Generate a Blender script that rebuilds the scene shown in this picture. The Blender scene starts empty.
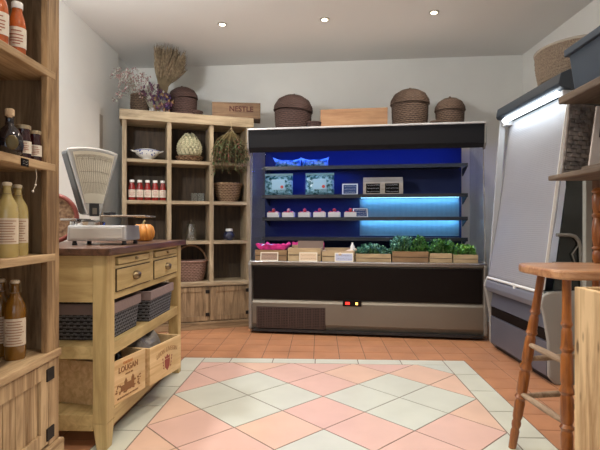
import bpy, bmesh, math, random
from mathutils import Vector, Matrix, Euler, noise as mnoise
random.seed(7)
C = bpy.context.scene.collection
PI = math.pi
R = math.radians

# ------------------------------------------------------------------ materials
_m = {}
def _new(name):
    m = bpy.data.materials.new(name); m.use_nodes = True
    nt = m.node_tree
    return m, nt, nt.nodes['Principled BSDF']

def plain(name, col, rough=.5, metal=0., bump=0., bscale=40., var=0., vscale=6., spec=None, coat=0., trans=0., ior=None):
    if name in _m: return _m[name]
    m, nt, b = _new(name)
    b.inputs['Base Color'].default_value = (*col, 1)
    b.inputs['Roughness'].default_value = rough
    b.inputs['Metallic'].default_value = metal
    b.inputs['Coat Weight'].default_value = coat
    b.inputs['Transmission Weight'].default_value = trans
    if ior: b.inputs['IOR'].default_value = ior
    if spec is not None: b.inputs['Specular IOR Level'].default_value = spec
    tc = nt.nodes.new('ShaderNodeTexCoord')
    if var:
        n = nt.nodes.new('ShaderNodeTexNoise'); n.inputs['Scale'].default_value = vscale; n.inputs['Detail'].default_value = 4
        nt.links.new(tc.outputs['Object'], n.inputs['Vector'])
        r = nt.nodes.new('ShaderNodeValToRGB')
        r.color_ramp.elements[0].position = .3; r.color_ramp.elements[1].position = .7
        r.color_ramp.elements[0].color = (*[c * (1 - var) for c in col], 1)
        r.color_ramp.elements[1].color = (*[min(1, c * (1 + var)) for c in col], 1)
        nt.links.new(n.outputs['Fac'], r.inputs['Fac']); nt.links.new(r.outputs['Color'], b.inputs['Base Color'])
    if bump:
        n = nt.nodes.new('ShaderNodeTexNoise'); n.inputs['Scale'].default_value = bscale; n.inputs['Detail'].default_value = 5
        nt.links.new(tc.outputs['Object'], n.inputs['Vector'])
        bu = nt.nodes.new('ShaderNodeBump'); bu.inputs['Strength'].default_value = bump; bu.inputs['Distance'].default_value = .01
        nt.links.new(n.outputs['Fac'], bu.inputs['Height']); nt.links.new(bu.outputs['Normal'], b.inputs['Normal'])
    _m[name] = m
    return m

def wood(name, c1, c2, axis='z', rough=.65, scale=7., knots=0., wear=None, stretch=.09, coat=0.):
    key = name + '_' + axis
    if key in _m: return _m[key]
    m, nt, b = _new(key)
    L = nt.links.new
    tc = nt.nodes.new('ShaderNodeTexCoord')
    mp = nt.nodes.new('ShaderNodeMapping')
    s = [1, 1, 1]; s['xyz'.index(axis)] = stretch
    mp.inputs['Scale'].default_value = s
    L(tc.outputs['Object'], mp.inputs['Vector'])
    n = nt.nodes.new('ShaderNodeTexNoise'); n.inputs['Scale'].default_value = scale * 4
    n.inputs['Detail'].default_value = 6; n.inputs['Roughness'].default_value = .65; n.inputs['Distortion'].default_value = .6
    L(mp.outputs['Vector'], n.inputs['Vector'])
    r = nt.nodes.new('ShaderNodeValToRGB')
    r.color_ramp.elements[0].position = .38; r.color_ramp.elements[1].position = .62
    r.color_ramp.elements[0].color = (*c1, 1); r.color_ramp.elements[1].color = (*c2, 1)
    L(n.outputs['Fac'], r.inputs['Fac'])
    out = r.outputs['Color']
    # broad patches of wear
    n2 = nt.nodes.new('ShaderNodeTexNoise'); n2.inputs['Scale'].default_value = 3.; n2.inputs['Detail'].default_value = 3
    L(tc.outputs['Object'], n2.inputs['Vector'])
    r2 = nt.nodes.new('ShaderNodeValToRGB')
    r2.color_ramp.elements[0].position = .45; r2.color_ramp.elements[1].position = .72
    r2.color_ramp.elements[0].color = (0, 0, 0, 1); r2.color_ramp.elements[1].color = (.6, .6, .6, 1)
    L(n2.outputs['Fac'], r2.inputs['Fac'])
    mx = nt.nodes.new('ShaderNodeMix'); mx.data_type = 'RGBA'
    w = wear or tuple((a + b_) * .36 for a, b_ in zip(c1, c2))
    L(r2.outputs['Color'], mx.inputs[0]); L(out, mx.inputs[6]); mx.inputs[7].default_value = (*w, 1)
    out = mx.outputs[2]
    if knots:
        mk = nt.nodes.new('ShaderNodeMapping'); sk = [1, 1, 1]; sk['xyz'.index(axis)] = .35
        mk.inputs['Scale'].default_value = sk; L(tc.outputs['Object'], mk.inputs['Vector'])
        v = nt.nodes.new('ShaderNodeTexVoronoi'); v.inputs['Scale'].default_value = knots
        L(mk.outputs['Vector'], v.inputs['Vector'])
        rk = nt.nodes.new('ShaderNodeValToRGB'); rk.color_ramp.elements[0].position = .13; rk.color_ramp.elements[1].position = .24
        rk.color_ramp.elements[0].color = (1, 1, 1, 1); rk.color_ramp.elements[1].color = (0, 0, 0, 1)
        L(v.outputs['Distance'], rk.inputs['Fac'])
        mx2 = nt.nodes.new('ShaderNodeMix'); mx2.data_type = 'RGBA'
        L(rk.outputs['Color'], mx2.inputs[0]); L(out, mx2.inputs[6]); mx2.inputs[7].default_value = (*[c * .4 for c in c1], 1)
        out = mx2.outputs[2]
    L(out, b.inputs['Base Color'])
    b.inputs['Roughness'].default_value = rough; b.inputs['Coat Weight'].default_value = coat
    bu = nt.nodes.new('ShaderNodeBump'); bu.inputs['Strength'].default_value = .35; bu.inputs['Distance'].default_value = .004
    L(n.outputs['Fac'], bu.inputs['Height']); L(bu.outputs['Normal'], b.inputs['Normal'])
    _m[key] = m
    return m

def emit(name, col, strength):
    if name in _m: return _m[name]
    m, nt, b = _new(name)
    b.inputs['Base Color'].default_value = (*col, 1)
    b.inputs['Emission Color'].default_value = (*col, 1); b.inputs['Emission Strength'].default_value = strength
    _m[name] = m
    return m

def pane(name, tint=(.9, .95, .97), refl=.12, rough=.03):
    if name in _m: return _m[name]
    m, nt, b = _new(name)
    t = nt.nodes.new('ShaderNodeBsdfTransparent'); t.inputs['Color'].default_value = (*tint, 1)
    g = nt.nodes.new('ShaderNodeBsdfGlossy'); g.inputs['Roughness'].default_value = rough
    mx = nt.nodes.new('ShaderNodeMixShader'); mx.inputs[0].default_value = refl
    nt.links.new(t.outputs[0], mx.inputs[1]); nt.links.new(g.outputs[0], mx.inputs[2])
    nt.links.new(mx.outputs[0], nt.nodes['Material Output'].inputs['Surface'])
    _m[name] = m
    return m

def speckle(name, cols, scale=60., rough=.8, stretch=(1, 1, 1)):
    """several colours mixed by a cell texture: woven canes, leaves in a bag"""
    if name in _m: return _m[name]
    m, nt, b = _new(name)
    tc = nt.nodes.new('ShaderNodeTexCoord'); mp = nt.nodes.new('ShaderNodeMapping'); mp.inputs['Scale'].default_value = stretch
    nt.links.new(tc.outputs['Object'], mp.inputs['Vector'])
    n = nt.nodes.new('ShaderNodeTexNoise'); n.inputs['Scale'].default_value = scale; n.inputs['Detail'].default_value = 3
    nt.links.new(mp.outputs['Vector'], n.inputs['Vector'])
    r = nt.nodes.new('ShaderNodeValToRGB')
    e = r.color_ramp.elements
    while len(e) < len(cols): e.new(.5)
    for i, c in enumerate(cols):
        e[i].position = .3 + .4 * i / max(1, len(cols) - 1); e[i].color = (*c, 1)
    nt.links.new(n.outputs['Fac'], r.inputs['Fac']); nt.links.new(r.outputs['Color'], b.inputs['Base Color'])
    b.inputs['Roughness'].default_value = rough
    bu = nt.nodes.new('ShaderNodeBump'); bu.inputs['Strength'].default_value = .4; bu.inputs['Distance'].default_value = .005
    nt.links.new(n.outputs['Fac'], bu.inputs['Height']); nt.links.new(bu.outputs['Normal'], b.inputs['Normal'])
    _m[name] = m
    return m

# ------------------------------------------------------------------ mesh builder
class MB:
    def __init__(s): s.v = []; s.f = []; s.mi = []; s.cur = 0
    def add(s, vs, fs):
        o = len(s.v); s.v += [tuple(p) for p in vs]
        for f in fs: s.f.append(tuple(o + i for i in f)); s.mi.append(s.cur)
        return s
    def mat(s, i): s.cur = i; return s
    def box(s, a, b, M=None):
        x0, y0, z0 = a; x1, y1, z1 = b
        vs = [(x0, y0, z0), (x1, y0, z0), (x1, y1, z0), (x0, y1, z0), (x0, y0, z1), (x1, y0, z1), (x1, y1, z1), (x0, y1, z1)]
        if M: vs = [M @ Vector(p) for p in vs]
        return s.add(vs, [(0, 3, 2, 1), (4, 5, 6, 7), (0, 1, 5, 4), (1, 2, 6, 5), (2, 3, 7, 6), (3, 0, 4, 7)])
    def taper(s, a, b, ta=(0, 0), inset=.0):
        """box whose top face is inset on all sides"""
        x0, y0, z0 = a; x1, y1, z1 = b; i = inset
        vs = [(x0 + i, y0 + i, z0), (x1 - i, y0 + i, z0), (x1 - i, y1 - i, z0), (x0 + i, y1 - i, z0), (x0, y0, z1), (x1, y0, z1), (x1, y1, z1), (x0, y1, z1)]
        return s.add(vs, [(0, 3, 2, 1), (4, 5, 6, 7), (0, 1, 5, 4), (1, 2, 6, 5), (2, 3, 7, 6), (3, 0, 4, 7)])
    def lathe(s, prof, c=(0, 0, 0), n=24, M=None, sx=1., sy=1., fn=None, cap=True):
        vs = []; fs = []
        for j, (r, z) in enumerate(prof):
            for i in range(n):
                a = 2 * PI * i / n; rr = r
                if fn: rr = r + fn(a, j, r)
                p = Vector((rr * math.cos(a) * sx, rr * math.sin(a) * sy, z))
                if M: p = M @ p
                vs.append(p + Vector(c))
        for j in range(len(prof) - 1):
            for i in range(n):
                k = (i + 1) % n
                fs.append((j * n + i, j * n + k, (j + 1) * n + k, (j + 1) * n + i))
        if cap:
            fs.append(tuple(range(n))[::-1]); fs.append(tuple((len(prof) - 1) * n + i for i in range(n)))
        return s.add(vs, fs)
    def tube(s, path, r, n=8, closed=False):
        P = [Vector(p) for p in path]; rs = r if isinstance(r, (list, tuple)) else [r] * len(P)
        vs = []; fs = []; N = len(P); up = None
        for j, p in enumerate(P):
            if closed: t = P[(j + 1) % N] - P[j - 1]
            else: t = P[min(j + 1, N - 1)] - P[max(j - 1, 0)]
            if t.length < 1e-9: t = Vector((0, 0, 1))
            t.normalize()
            if up is None:
                up = Vector((0, 0, 1)) if abs(t.z) < .9 else Vector((1, 0, 0))
            a = t.cross(up)
            if a.length < 1e-6: a = t.cross(Vector((0, 1, 0)))
            a.normalize(); b = a.cross(t).normalized(); up = b
            for i in range(n):
                an = 2 * PI * i / n
                vs.append(p + (a * math.cos(an) + b * math.sin(an)) * rs[j])
        for j in range(N if closed else N - 1):
            q = (j + 1) % N
            for i in range(n):
                k = (i + 1) % n
                fs.append((j * n + i, j * n + k, q * n + k, q * n + i))
        if not closed:
            fs.append(tuple(range(n))[::-1]); fs.append(tuple((N - 1) * n + i for i in range(n)))
        return s.add(vs, fs)
    def prism(s, poly, axis, a, b):
        """polygon in the two other axes, extruded along axis from a to b"""
        def P(u, v, w):
            return {'x': (w, u, v), 'y': (u, w, v), 'z': (u, v, w)}[axis]
        n = len(poly)
        vs = [P(u, v, a) for u, v in poly] + [P(u, v, b) for u, v in poly]
        fs = [tuple(range(n)), tuple(range(n, 2 * n))[::-1]]
        for i in range(n):
            k = (i + 1) % n; fs.append((i, i + n, k + n, k))
        return s.add(vs, fs)
    def ball(s, c, r, n=10, m=6, sc=(1, 1, 1)):
        prof = [(max(.0005, r * math.sin(PI * j / m)), -r * math.cos(PI * j / m) * sc[2]) for j in range(m + 1)]
        return s.lathe(prof, c, n, sx=sc[0], sy=sc[1])
    def leaf(s, p, d, L, w, curl=.3):
        p = Vector(p); d = Vector(d).normalized()
        a = d.cross(Vector((0, 0, 1)))
        if a.length < .05: a = Vector((1, 0, 0))
        a.normalize(); nrm = a.cross(d)
        q1 = p + d * L * .5 + nrm * curl * L * .3; q2 = p + d * L
        return s.add([p, q1 + a * w * .5, q2, q1 - a * w * .5], [(0, 1, 2, 3)])
    def build(s, name, mats, parent=None, smooth=False, bevel=0., loc=None, rot=None, solid=0., sub=0):
        me = bpy.data.meshes.new(name); me.from_pydata(s.v, [], s.f)
        if not isinstance(mats, (list, tuple)): mats = [mats]
        for m in mats: me.materials.append(m)
        if len(mats) > 1:
            for p, i in zip(me.polygons, s.mi): p.material_index = i
        bm = bmesh.new(); bm.from_mesh(me); bmesh.ops.recalc_face_normals(bm, faces=bm.faces); bm.to_mesh(me); bm.free()
        if smooth:
            for p in me.polygons: p.use_smooth = True
            try: me.set_sharp_from_angle(angle=R(40))
            except Exception: pass
        o = bpy.data.objects.new(name, me); C.objects.link(o)
        if loc: o.location = loc
        if rot: o.rotation_euler = rot
        if parent: o.parent = parent
        if solid:
            md = o.modifiers.new('s', 'SOLIDIFY'); md.thickness = solid; md.offset = 0
        if sub:
            md = o.modifiers.new('u', 'SUBSURF'); md.levels = sub; md.render_levels = sub
        if bevel:
            md = o.modifiers.new('b', 'BEVEL'); md.width = bevel; md.segments = 2; md.limit_method = 'ANGLE'
        return o

def thing(name, label, cat, loc=(0, 0, 0), rotz=0., group=None, rot=None):
    o = bpy.data.objects.new(name, None); o.empty_display_size = .05; C.objects.link(o)
    o.location = loc; o.rotation_euler = rot if rot else (0, 0, rotz)
    o['label'] = label; o['category'] = cat
    if group: o['group'] = group
    return o
def tag(o, label, cat, group=None, kind=None):
    o['label'] = label; o['category'] = cat
    if group: o['group'] = group
    if kind: o['kind'] = kind
    return o
def struct(o): o['kind'] = 'structure'; return o
def dup(root, loc, rot=None, label=None):
    r = root.copy(); C.objects.link(r); r.location = loc
    if rot is not None: r.rotation_euler = rot
    if label: r['label'] = label
    for ch in list(root.children):
        c = ch.copy(); C.objects.link(c); c.parent = r
        for g in list(ch.children):
            d = g.copy(); C.objects.link(d); d.parent = c
    return r

def text_obj(name, body, size, m, parent, loc, rot, ext=.0008, arc=None, bold=0.):
    cu = bpy.data.curves.new(name, 'FONT'); cu.body = body; cu.size = size; cu.extrude = ext; cu.offset = bold
    cu.align_x = 'CENTER'; cu.align_y = 'CENTER'
    t = bpy.data.objects.new('tmp', cu); C.objects.link(t)
    dg = bpy.context.evaluated_depsgraph_get(); dg.update()
    me = bpy.data.meshes.new_from_object(t.evaluated_get(dg))
    bpy.data.objects.remove(t)
    if arc:
        for v in me.vertices:
            v.co.y += -arc * v.co.x ** 2
    me.materials.clear(); me.materials.append(m)
    o = bpy.data.objects.new(name, me); C.objects.link(o); o.location = loc; o.rotation_euler = rot
    if parent: o.parent = parent
    return o

# ------------------------------------------------------------------ palette
MW = plain('wall_paint', (.86, .86, .82), .85, bump=.12, bscale=25, var=.03, vscale=2)
MCEIL = plain('ceiling_paint', (.78, .77, .74), .9, var=.02, vscale=1)
OLD = lambda ax='z': wood('weathered_pine', (.15, .095, .048), (.40, .28, .16), ax, knots=5.)
OLDL = lambda ax='z': wood('pale_edge_pine', (.25, .185, .11), (.48, .38, .25), ax)
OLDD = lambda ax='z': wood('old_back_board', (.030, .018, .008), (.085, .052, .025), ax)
PINE = lambda ax='z': wood('golden_pine', (.17, .095, .04), (.46, .30, .15), ax, knots=4., wear=(.14, .08, .035))
PINES = lambda ax='z': wood('pine_shelf', (.28, .17, .08), (.58, .41, .23), ax, knots=5., wear=(.24, .14, .06))
YEL = lambda ax='z': wood('yellow_paint', (.42, .295, .12), (.60, .45, .21), ax, rough=.55, scale=5., wear=(.33, .21, .08))
TOPW = lambda ax='z': wood('dark_worktop', (.055, .024, .013), (.14, .066, .038), ax, rough=.4, coat=.15)
STOOL = lambda ax='z': wood('stained_stool', (.15, .042, .007), (.38, .13, .024), ax, rough=.35, coat=.3)
CRATE = lambda ax='x': wood('crate_pine', (.62, .40, .18), (.82, .60, .33), ax, rough=.7)
METAL = plain('brushed_steel', (.21, .185, .15), .45, .55, bump=.03, bscale=120)
METALG = plain('grey_coated_metal', (.24, .225, .205), .45, .3)
BLACKP = plain('black_panel', (.010, .007, .006), .5, spec=.08)
DARK = plain('dark_plastic', (.015, .016, .018), .4)
WHITE = plain('white_gloss', (.78, .78, .76), .3)
CREAM = plain('paper_label', (.72, .66, .56), .8, var=.05)
INK = plain('ink', (.05, .035, .03), .8)
BRASS = plain('aged_brass', (.24, .18, .10), .35, .9)
IRON = plain('black_iron', (.02, .018, .017), .5, .6)

# ------------------------------------------------------------------ camera
cam = bpy.data.cameras.new('camera'); co = bpy.data.objects.new('camera', cam); C.objects.link(co)
cam.sensor_width = 36; cam.lens = 470 / 600 * 36; cam.clip_start = .05
co.location = (0, 0, 1.05); co.rotation_euler = (PI / 2, 0, 0)
bpy.context.scene.camera = co

# ------------------------------------------------------------------ room
HC = 2.886
XL, XR, YN = -1.95, 2.40, -2.4
def quadwall(name, p, q, z0, z1, t, m):
    """upright slab whose room face runs p->q, thickness t to its left side"""
    p = Vector(p); q = Vector(q); d = (q - p).normalized(); n = Vector((-d.y, d.x)) * t
    mb = MB(); mb.prism([tuple(p), tuple(q), tuple(q + n), tuple(p + n)], 'z', z0, z1)
    return struct(mb.build(name, m))
quadwall('wall_back', (2.55, 5.055), (-2.1, 5.53), 0, HC, -.12, MW)
quadwall('wall_left', (XL, YN), (XL, 5.05), 0, HC, .12, MW)
quadwall('wall_left_recess', (XL - .035, 5.05), (XL - .035, 5.55), 0, HC, .085, MW)
quadwall('wall_right', (XR, YN), (XR, 5.09), 0, HC, -.12, MW)
c = MB().box((XL - .15, YN - .2, HC), (XR + .15, 5.7, HC + .1)); struct(c.build('ceiling', MCEIL))
# rear wall around the shop window (behind the camera)
w = MB(); w.box((XL, YN - .12, 0), (-1.3, YN, HC)); w.box((1.7, YN - .12, 0), (XR, YN, HC)); w.box((-1.3, YN - .12, 2.5), (1.7, YN, HC)); w.box((-1.3, YN - .12, 0), (1.7, YN, .5))
struct(w.build('wall_rear', MW))
w = MB()
for x in (-1.3, .16, 1.64): w.box((x, YN - .1, .5), (x + .06, YN - .04, 2.5))
for z in (.5, 2.44): w.box((-1.3, YN - .1, z), (1.7, YN - .04, z + .06))
wf = struct(w.build('window_1', WHITE))
w = MB().box((-1.24, YN - .075, .56), (1.64, YN - .065, 2.44)); w.build('pane', pane('window_glass'), wf)
# raised panel on the left wall with its end trim
p = MB().box((XL, 2.4, 0), (XL + .045, 4.47, 2.21)); struct(p.build('trim_1', MW, bevel=.004))
p = MB().box((XL, 4.47, 0), (XL + .02, 4.60, 2.12)); struct(p.build('trim_2', plain('beige_trim', (.50, .47, .42), .7)))

# floor: base slab, orange square tiles round a field of diagonal tiles with a white border
DG = 1.05 / 2.26357; YAW = .04254; X0, Y0 = 1.45866, -7.71914
cy_, sy_ = math.cos(YAW), math.sin(YAW)
def FW(u, v):
    dx, dy = (u - X0) * DG, (-v - Y0) * DG
    return (dx * cy_ + dy * sy_, -dx * sy_ + dy * cy_)
def tilecol(name, c, var=.05):
    return plain(name, c, .32, bump=.02, bscale=8, var=var, vscale=5)
TM = [plain('grout', (.20, .15, .12), .9), tilecol('pink_tile', (.68, .45, .385)), tilecol('white_tile', (.58, .60, .53)),
      tilecol('orange_tile', (.48, .225, .115), .12), tilecol('border_tile', (.60, .61, .52)), tilecol('peach_tile', (.70, .48, .37))]
fl = MB()
fl.box((XL - .1, YN - .15, -.1), (XR + .1, 5.6, -.002))
def tile(poly, mi, gap=.0035):
    # poly in (u,v), inset by the grout gap
    P = [Vector(FW(*p)) for p in poly]; cen = sum(P, Vector((0, 0))) / len(P)
    out = []
    n = len(P)
    area = sum(P[i].x * P[(i + 1) % n].y - P[(i + 1) % n].x * P[i].y for i in range(n))
    if area < 0: P.reverse()
    for i in range(n):
        a, b, d = P[i - 1], P[i], P[(i + 1) % n]
        e1 = (b - a).normalized(); e2 = (d - b).normalized()
        n1 = Vector((-e1.y, e1.x)); n2 = Vector((-e2.y, e2.x))
        k = (n1 + n2); k = k / max(.2, k.dot(n1))
        out.append(b + k * gap)
    fl.mat(mi); m = len(out)
    fl.add([(p.x, p.y, -.004) for p in out] + [(p.x, p.y, 0) for p in out],
           [tuple(range(m, 2 * m))] + [(i, (i + 1) % m, m + (i + 1) % m, m + i) for i in range(m)])
def clip(poly, ax, lim, sign):
    out = []
    for i in range(len(poly)):
        a, b = poly[i], poly[(i + 1) % len(poly)]
        ia, ib = (a[ax] - lim) * sign >= -1e-9, (b[ax] - lim) * sign >= -1e-9
        if ia: out.append(a)
        if ia != ib:
            t = (lim - a[ax]) / (b[ax] - a[ax]); out.append(tuple(a[k] + t * (b[k] - a[k]) for k in (0, 1)))
    q = []
    for p in out:
        if not q or abs(p[0] - q[-1][0]) + abs(p[1] - q[-1][1]) > 1e-6: q.append(p)
    if len(q) > 2 and abs(q[0][0] - q[-1][0]) + abs(q[0][1] - q[-1][1]) < 1e-6: q.pop()
    return q
UA, UB, V0, V1 = -.5, 3.5, .03, 12.
whites = {}
for (a0, b0) in ((1, -2), (3, 0), (4, -3), (6, -1), (0, -5), (7, -4), (2, 3) , (5, 3), (3, -6), (9, -2), (8, -7), (6, -6)):
    for i in (0, 1):
        for j in (0, 1): whites[(a0 + i, b0 + j)] = 1
rt = random.Random(3)
for a in range(-6, 18):
    for b in range(-14, 8):
        pts = []
        for (da, db) in ((0, 0), (1, 0), (1, 1), (0, 1)):
            A, B = a + da, b + db; pts.append(((A + B) / 2 , (A - B) / 2))
        # a=u+v , b=u-v
        for (ax, lim, sg) in ((0, UA, 1), (0, UB, -1), (1, V0, 1), (1, V1, -1)):
            pts = clip(pts, ax, lim, sg)
            if len(pts) < 3: break
        if len(pts) < 3: continue
        if abs(sum(pts[i][0] * pts[(i + 1) % len(pts)][1] - pts[(i + 1) % len(pts)][0] * pts[i][1] for i in range(len(pts)))) < .004: continue
        tile(pts, 2 if (a, b) in whites else (1 if rt.random() < .6 else 5))
BW = .36; TE = .7071; z0 = V0 - .26
v = V0 - .26
edges = [z0, .5]
while edges[-1] < V1: edges.append(edges[-1] + TE)
for i in range(len(edges) - 1):
    tile([(UB, edges[i]), (UB + BW, edges[i]), (UB + BW, edges[i + 1]), (UB, edges[i + 1])], 4)
    tile([(UA - BW, edges[i]), (UA, edges[i]), (UA, edges[i + 1]), (UA - BW, edges[i + 1])], 4)
u = UB
while u > UA + .01:
    w_ = min(TE, u - UA); tile([(u - w_, z0), (u, z0), (u, V0), (u - w_, V0)], 4); u -= w_
TS = .205 / DG
u = UA - BW - TS * 9
iu = 0
us = [UA - BW + k * TS for k in range(-9, 24)]
for uu in us:
    vv = z0 - TS
    while vv > -6:
        tile([(uu, vv), (uu + TS, vv), (uu + TS, vv + TS), (uu, vv + TS)], 3, .003); vv -= TS
for k in range(0, 14):
    for sgn in (0, 1):
        uu = UB + BW + k * TS if sgn else UA - BW - (k + 1) * TS
        if k > 8: continue
        vv = z0
        while vv < V1:
            tile([(uu, vv), (uu + TS, vv), (uu + TS, vv + TS), (uu, vv + TS)], 3, .003); vv += TS
struct(fl.build('floor', TM))

# ------------------------------------------------------------------ frames of reference of the big furniture
class Fr:
    def __init__(s, x, y, rz): s.o = Vector((x, y, 0)); s.rz = rz
    def p(s, a, b, z=0.): return tuple(s.o + Vector((a * math.cos(s.rz) - b * math.sin(s.rz), a * math.sin(s.rz) + b * math.cos(s.rz), z)))
SH = Fr(-1.70, 4.48, math.atan2(.3256, .9455))
FG = Fr(-.486, 4.57, math.atan2(-.1466, .9892))
CN = Fr(-.90, 2.19, R(-2.1))

GAPC = plain('cane_shadow_gap', (.02, .011, .007), .95)
# ------------------------------------------------------------------ woven basket body
def woven(mb, prof, n=72, rows=None, amp=.004, k=18, sx=1., sy=1., c=(0, 0, 0), M=None):
    """resample a profile into coils that bulge alternately, like cane weaving"""
    L = [0]
    for a, b in zip(prof, prof[1:]): L.append(L[-1] + math.hypot(b[0] - a[0], b[1] - a[1]))
    tot = L[-1]; rows = rows or max(3, int(tot / .016)); step = rows * 4
    pr = []
    for j in range(step + 1):
        t = tot * j / step
        i = max(q for q in range(len(L) - 1) if L[q] <= t + 1e-9)
        f = (t - L[i]) / max(1e-9, L[i + 1] - L[i])
        pr.append((prof[i][0] + f * (prof[i + 1][0] - prof[i][0]), prof[i][1] + f * (prof[i + 1][1] - prof[i][1])))
    def fn(a, j, r):
        if r < .01: return 0
        row = j // 4; ph = abs(math.sin(PI * (j % 4) / 4))
        return amp * ph * (.55 + .45 * math.sin(k * a + (row % 2) * PI))
    f0 = len(mb.f)
    mb.lathe(pr, c, n, M=M, sx=sx, sy=sy, fn=fn)
    for j in range(step):
        for i in range(n):
            row = j // 4; ph = math.sin(k * 2 * PI * (i + .5) / n + (row % 2) * PI)
            if j % 4 in (0, 3) and (ph < -.1 or j % 4 == 0): mb.mi[f0 + j * n + i] = 1  # hollows between coils coloured dark to paint their shade

# ================================================================== BACK SHELF UNIT
sh = thing('display_shelf', 'tall weathered wooden shelf unit with square cells and cupboard doors beside the fridge', 'shelf unit', SH.p(0, 0), SH.rz)
W_, D_ = 1.255, .34
mb = MB().box((-.02, -.015, 2.06), (W_ + .03, D_, 2.158)); mb.build('crown', OLDL('x'), sh, bevel=.004)
for s0 in (.003, W_ - .042): MB().box((s0, 0, .46), (s0 + .04, D_, 2.06)).build('side_panel', OLDL('z'), sh, bevel=.003)
for s0 in (.417, .831): MB().box((s0, .003, .47), (s0 + .042, D_ - .02, 2.06)).build('divider', OLDL('z'), sh, bevel=.003)
for z in (1.69, 1.29, .89):
    for a, b in ((.043, .417), (.459, .831), (.873, W_ - .042)): MB().box((a, .004, z - .033), (b, D_ - .02, z)).build('shelf', OLDL('x'), sh, bevel=.002)
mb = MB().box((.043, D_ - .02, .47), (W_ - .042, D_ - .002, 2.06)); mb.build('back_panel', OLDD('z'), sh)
mb = MB().box((-.01, -.02, .435), (W_ + .01, D_, .475)); mb.build('ledge', OLDL('x'), sh, bevel=.005)
mb = MB().box((0, .012, .05), (W_, D_, .434)); mb.build('cupboard_body', OLD('z'), sh)
mb = MB().box((-.012, -.012, 0), (W_ + .012, D_ - .01, .075)); mb.build('plinth', OLD('x'), sh, bevel=.006)
for i in range(3):
    a = .02 + i * .41; b = a + .395
    mb = MB(); mb.box((a, -.006, .085), (a + .055, .012, .425)); mb.box((b - .055, -.006, .085), (b, .012, .425))
    mb.box((a + .055, -.006, .085), (b - .055, .012, .135)); mb.box((a + .055, -.006, .375), (b - .055, .012, .425))
    mb.box((a + .055, .002, .135), (b - .055, .012, .375))
    d = mb.build('door', OLD('z'), sh, bevel=.003)
    for z in (.13, .36): MB().box((b - .035, -.010, z), (b + .005, -.0055, z + .035)).build('hinge', IRON, d)

# tureen
t = thing('soup_tureen', 'white china tureen with blue flowers in the top left cell of the back shelf', 'tureen', SH.p(.235, .13, 1.69), SH.rz)
mb = MB(); mb.lathe([(.045, 0), (.05, .006), (.042, .018), (.075, .034), (.105, .062), (.118, .088), (.12, .098), (.112, .10), (.09, .108), (.05, .116), (.02, .118)], n=32, sy=.75)
mb.build('bowl', WHITE, t, smooth=True)
for sg in (-1, 1): MB().tube([(sg * .112, -.02, .085), (sg * .145, -.012, .095), (sg * .15, 0, .098), (sg * .145, .012, .095), (sg * .112, .02, .085)], .006).build('handle', WHITE, t, smooth=True)
mb = MB(); rr = random.Random(1)
for i in range(16):
    a = R(-90 + rr.uniform(-55, 55)); z = rr.uniform(.045, .09)
    rad = .092 + (z - .045) * .6
    mb.ball((rad * math.cos(a), rad * .75 * math.sin(a) - .001, z), rr.uniform(.004, .008), 6, 4)
mb.build('painted_flowers', plain('cobalt_glaze', (.05, .10, .35), .25), t)
mb = MB(); mb.tube([(.121 * math.cos(2 * PI * i / 32), .121 * .75 * math.sin(2 * PI * i / 32), 0.098) for i in range(32)], .003, 6, closed=True)
mb.build('blue_rim', plain('cobalt_glaze', (.05, .10, .35), .25), t)

# five jars of sauce
RED = plain('tomato_sauce', (.22, .010, .008), .18, var=.25, vscale=60, coat=.5)
def jar_proto(label, loc, body=RED, cap=WHITE, h=.17, r=.031, group=None, lab=CREAM, name='sauce_jar', neck=.62, rotz=0):
    t = thing(name, label, 'jar' if neck > .8 else 'bottle', loc, rotz, group=group)
    mb = MB(); mb.lathe([(r * .92, 0), (r, h * .04), (r, h * .58), (r * .9, h * .68), (r * neck, h * .82), (r * neck, h * .88)], n=20)
    mb.build('glass_body', body, t, smooth=True)
    mb = MB(); mb.lathe([(r * neck * 1.12, h * .88), (r * neck * 1.12, h * .985), (r * neck * 1.0, h)], n=20); mb.build('lid', cap, t, smooth=True)
    mb = MB(); n = 14; vs = []
    for i in range(n + 1):
        a = R(-90 - 100 + 200 * i / n)
        for z in (h * .16, h * .52): vs.append(((r + .0012) * math.cos(a), (r + .0012) * math.sin(a), z))
    mb.add(vs, [(2 * i, 2 * i + 2, 2 * i + 3, 2 * i + 1) for i in range(n)])
    lo = mb.build('label', lab, t)
    mb = MB()
    for z, w_ in ((.44, .55), (.37, .8), (.31, .7), (.26, .75), (.21, .4)):
        vs = []
        for i in range(7):
            a = R(-90) + (i - 3) / 3 * w_
            for dz in (0, h * .018): vs.append(((r + .0022) * math.cos(a), (r + .0022) * math.sin(a), h * z + dz))
        mb.add(vs, [(2 * i, 2 * i + 2, 2 * i + 3, 2 * i + 1) for i in range(6)])
    mb.build('print', plain('red_print', (.35, .10, .06), .8), lo)
    return t
pos = ['leftmost', 'second from left', 'middle', 'second from right', 'rightmost']
first = None
for i in range(5):
    loc = SH.p(.092 + i * .072, .075, 1.29); lb = f'red tomato sauce bottle with white label, {pos[i]} of five on the back shelf'
    if not first: first = jar_proto(lb, loc, h=.20, r=.0325, group='red sauce bottles on the back shelf', rotz=SH.rz)
    else: dup(first, loc, (0, 0, SH.rz), lb)

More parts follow.
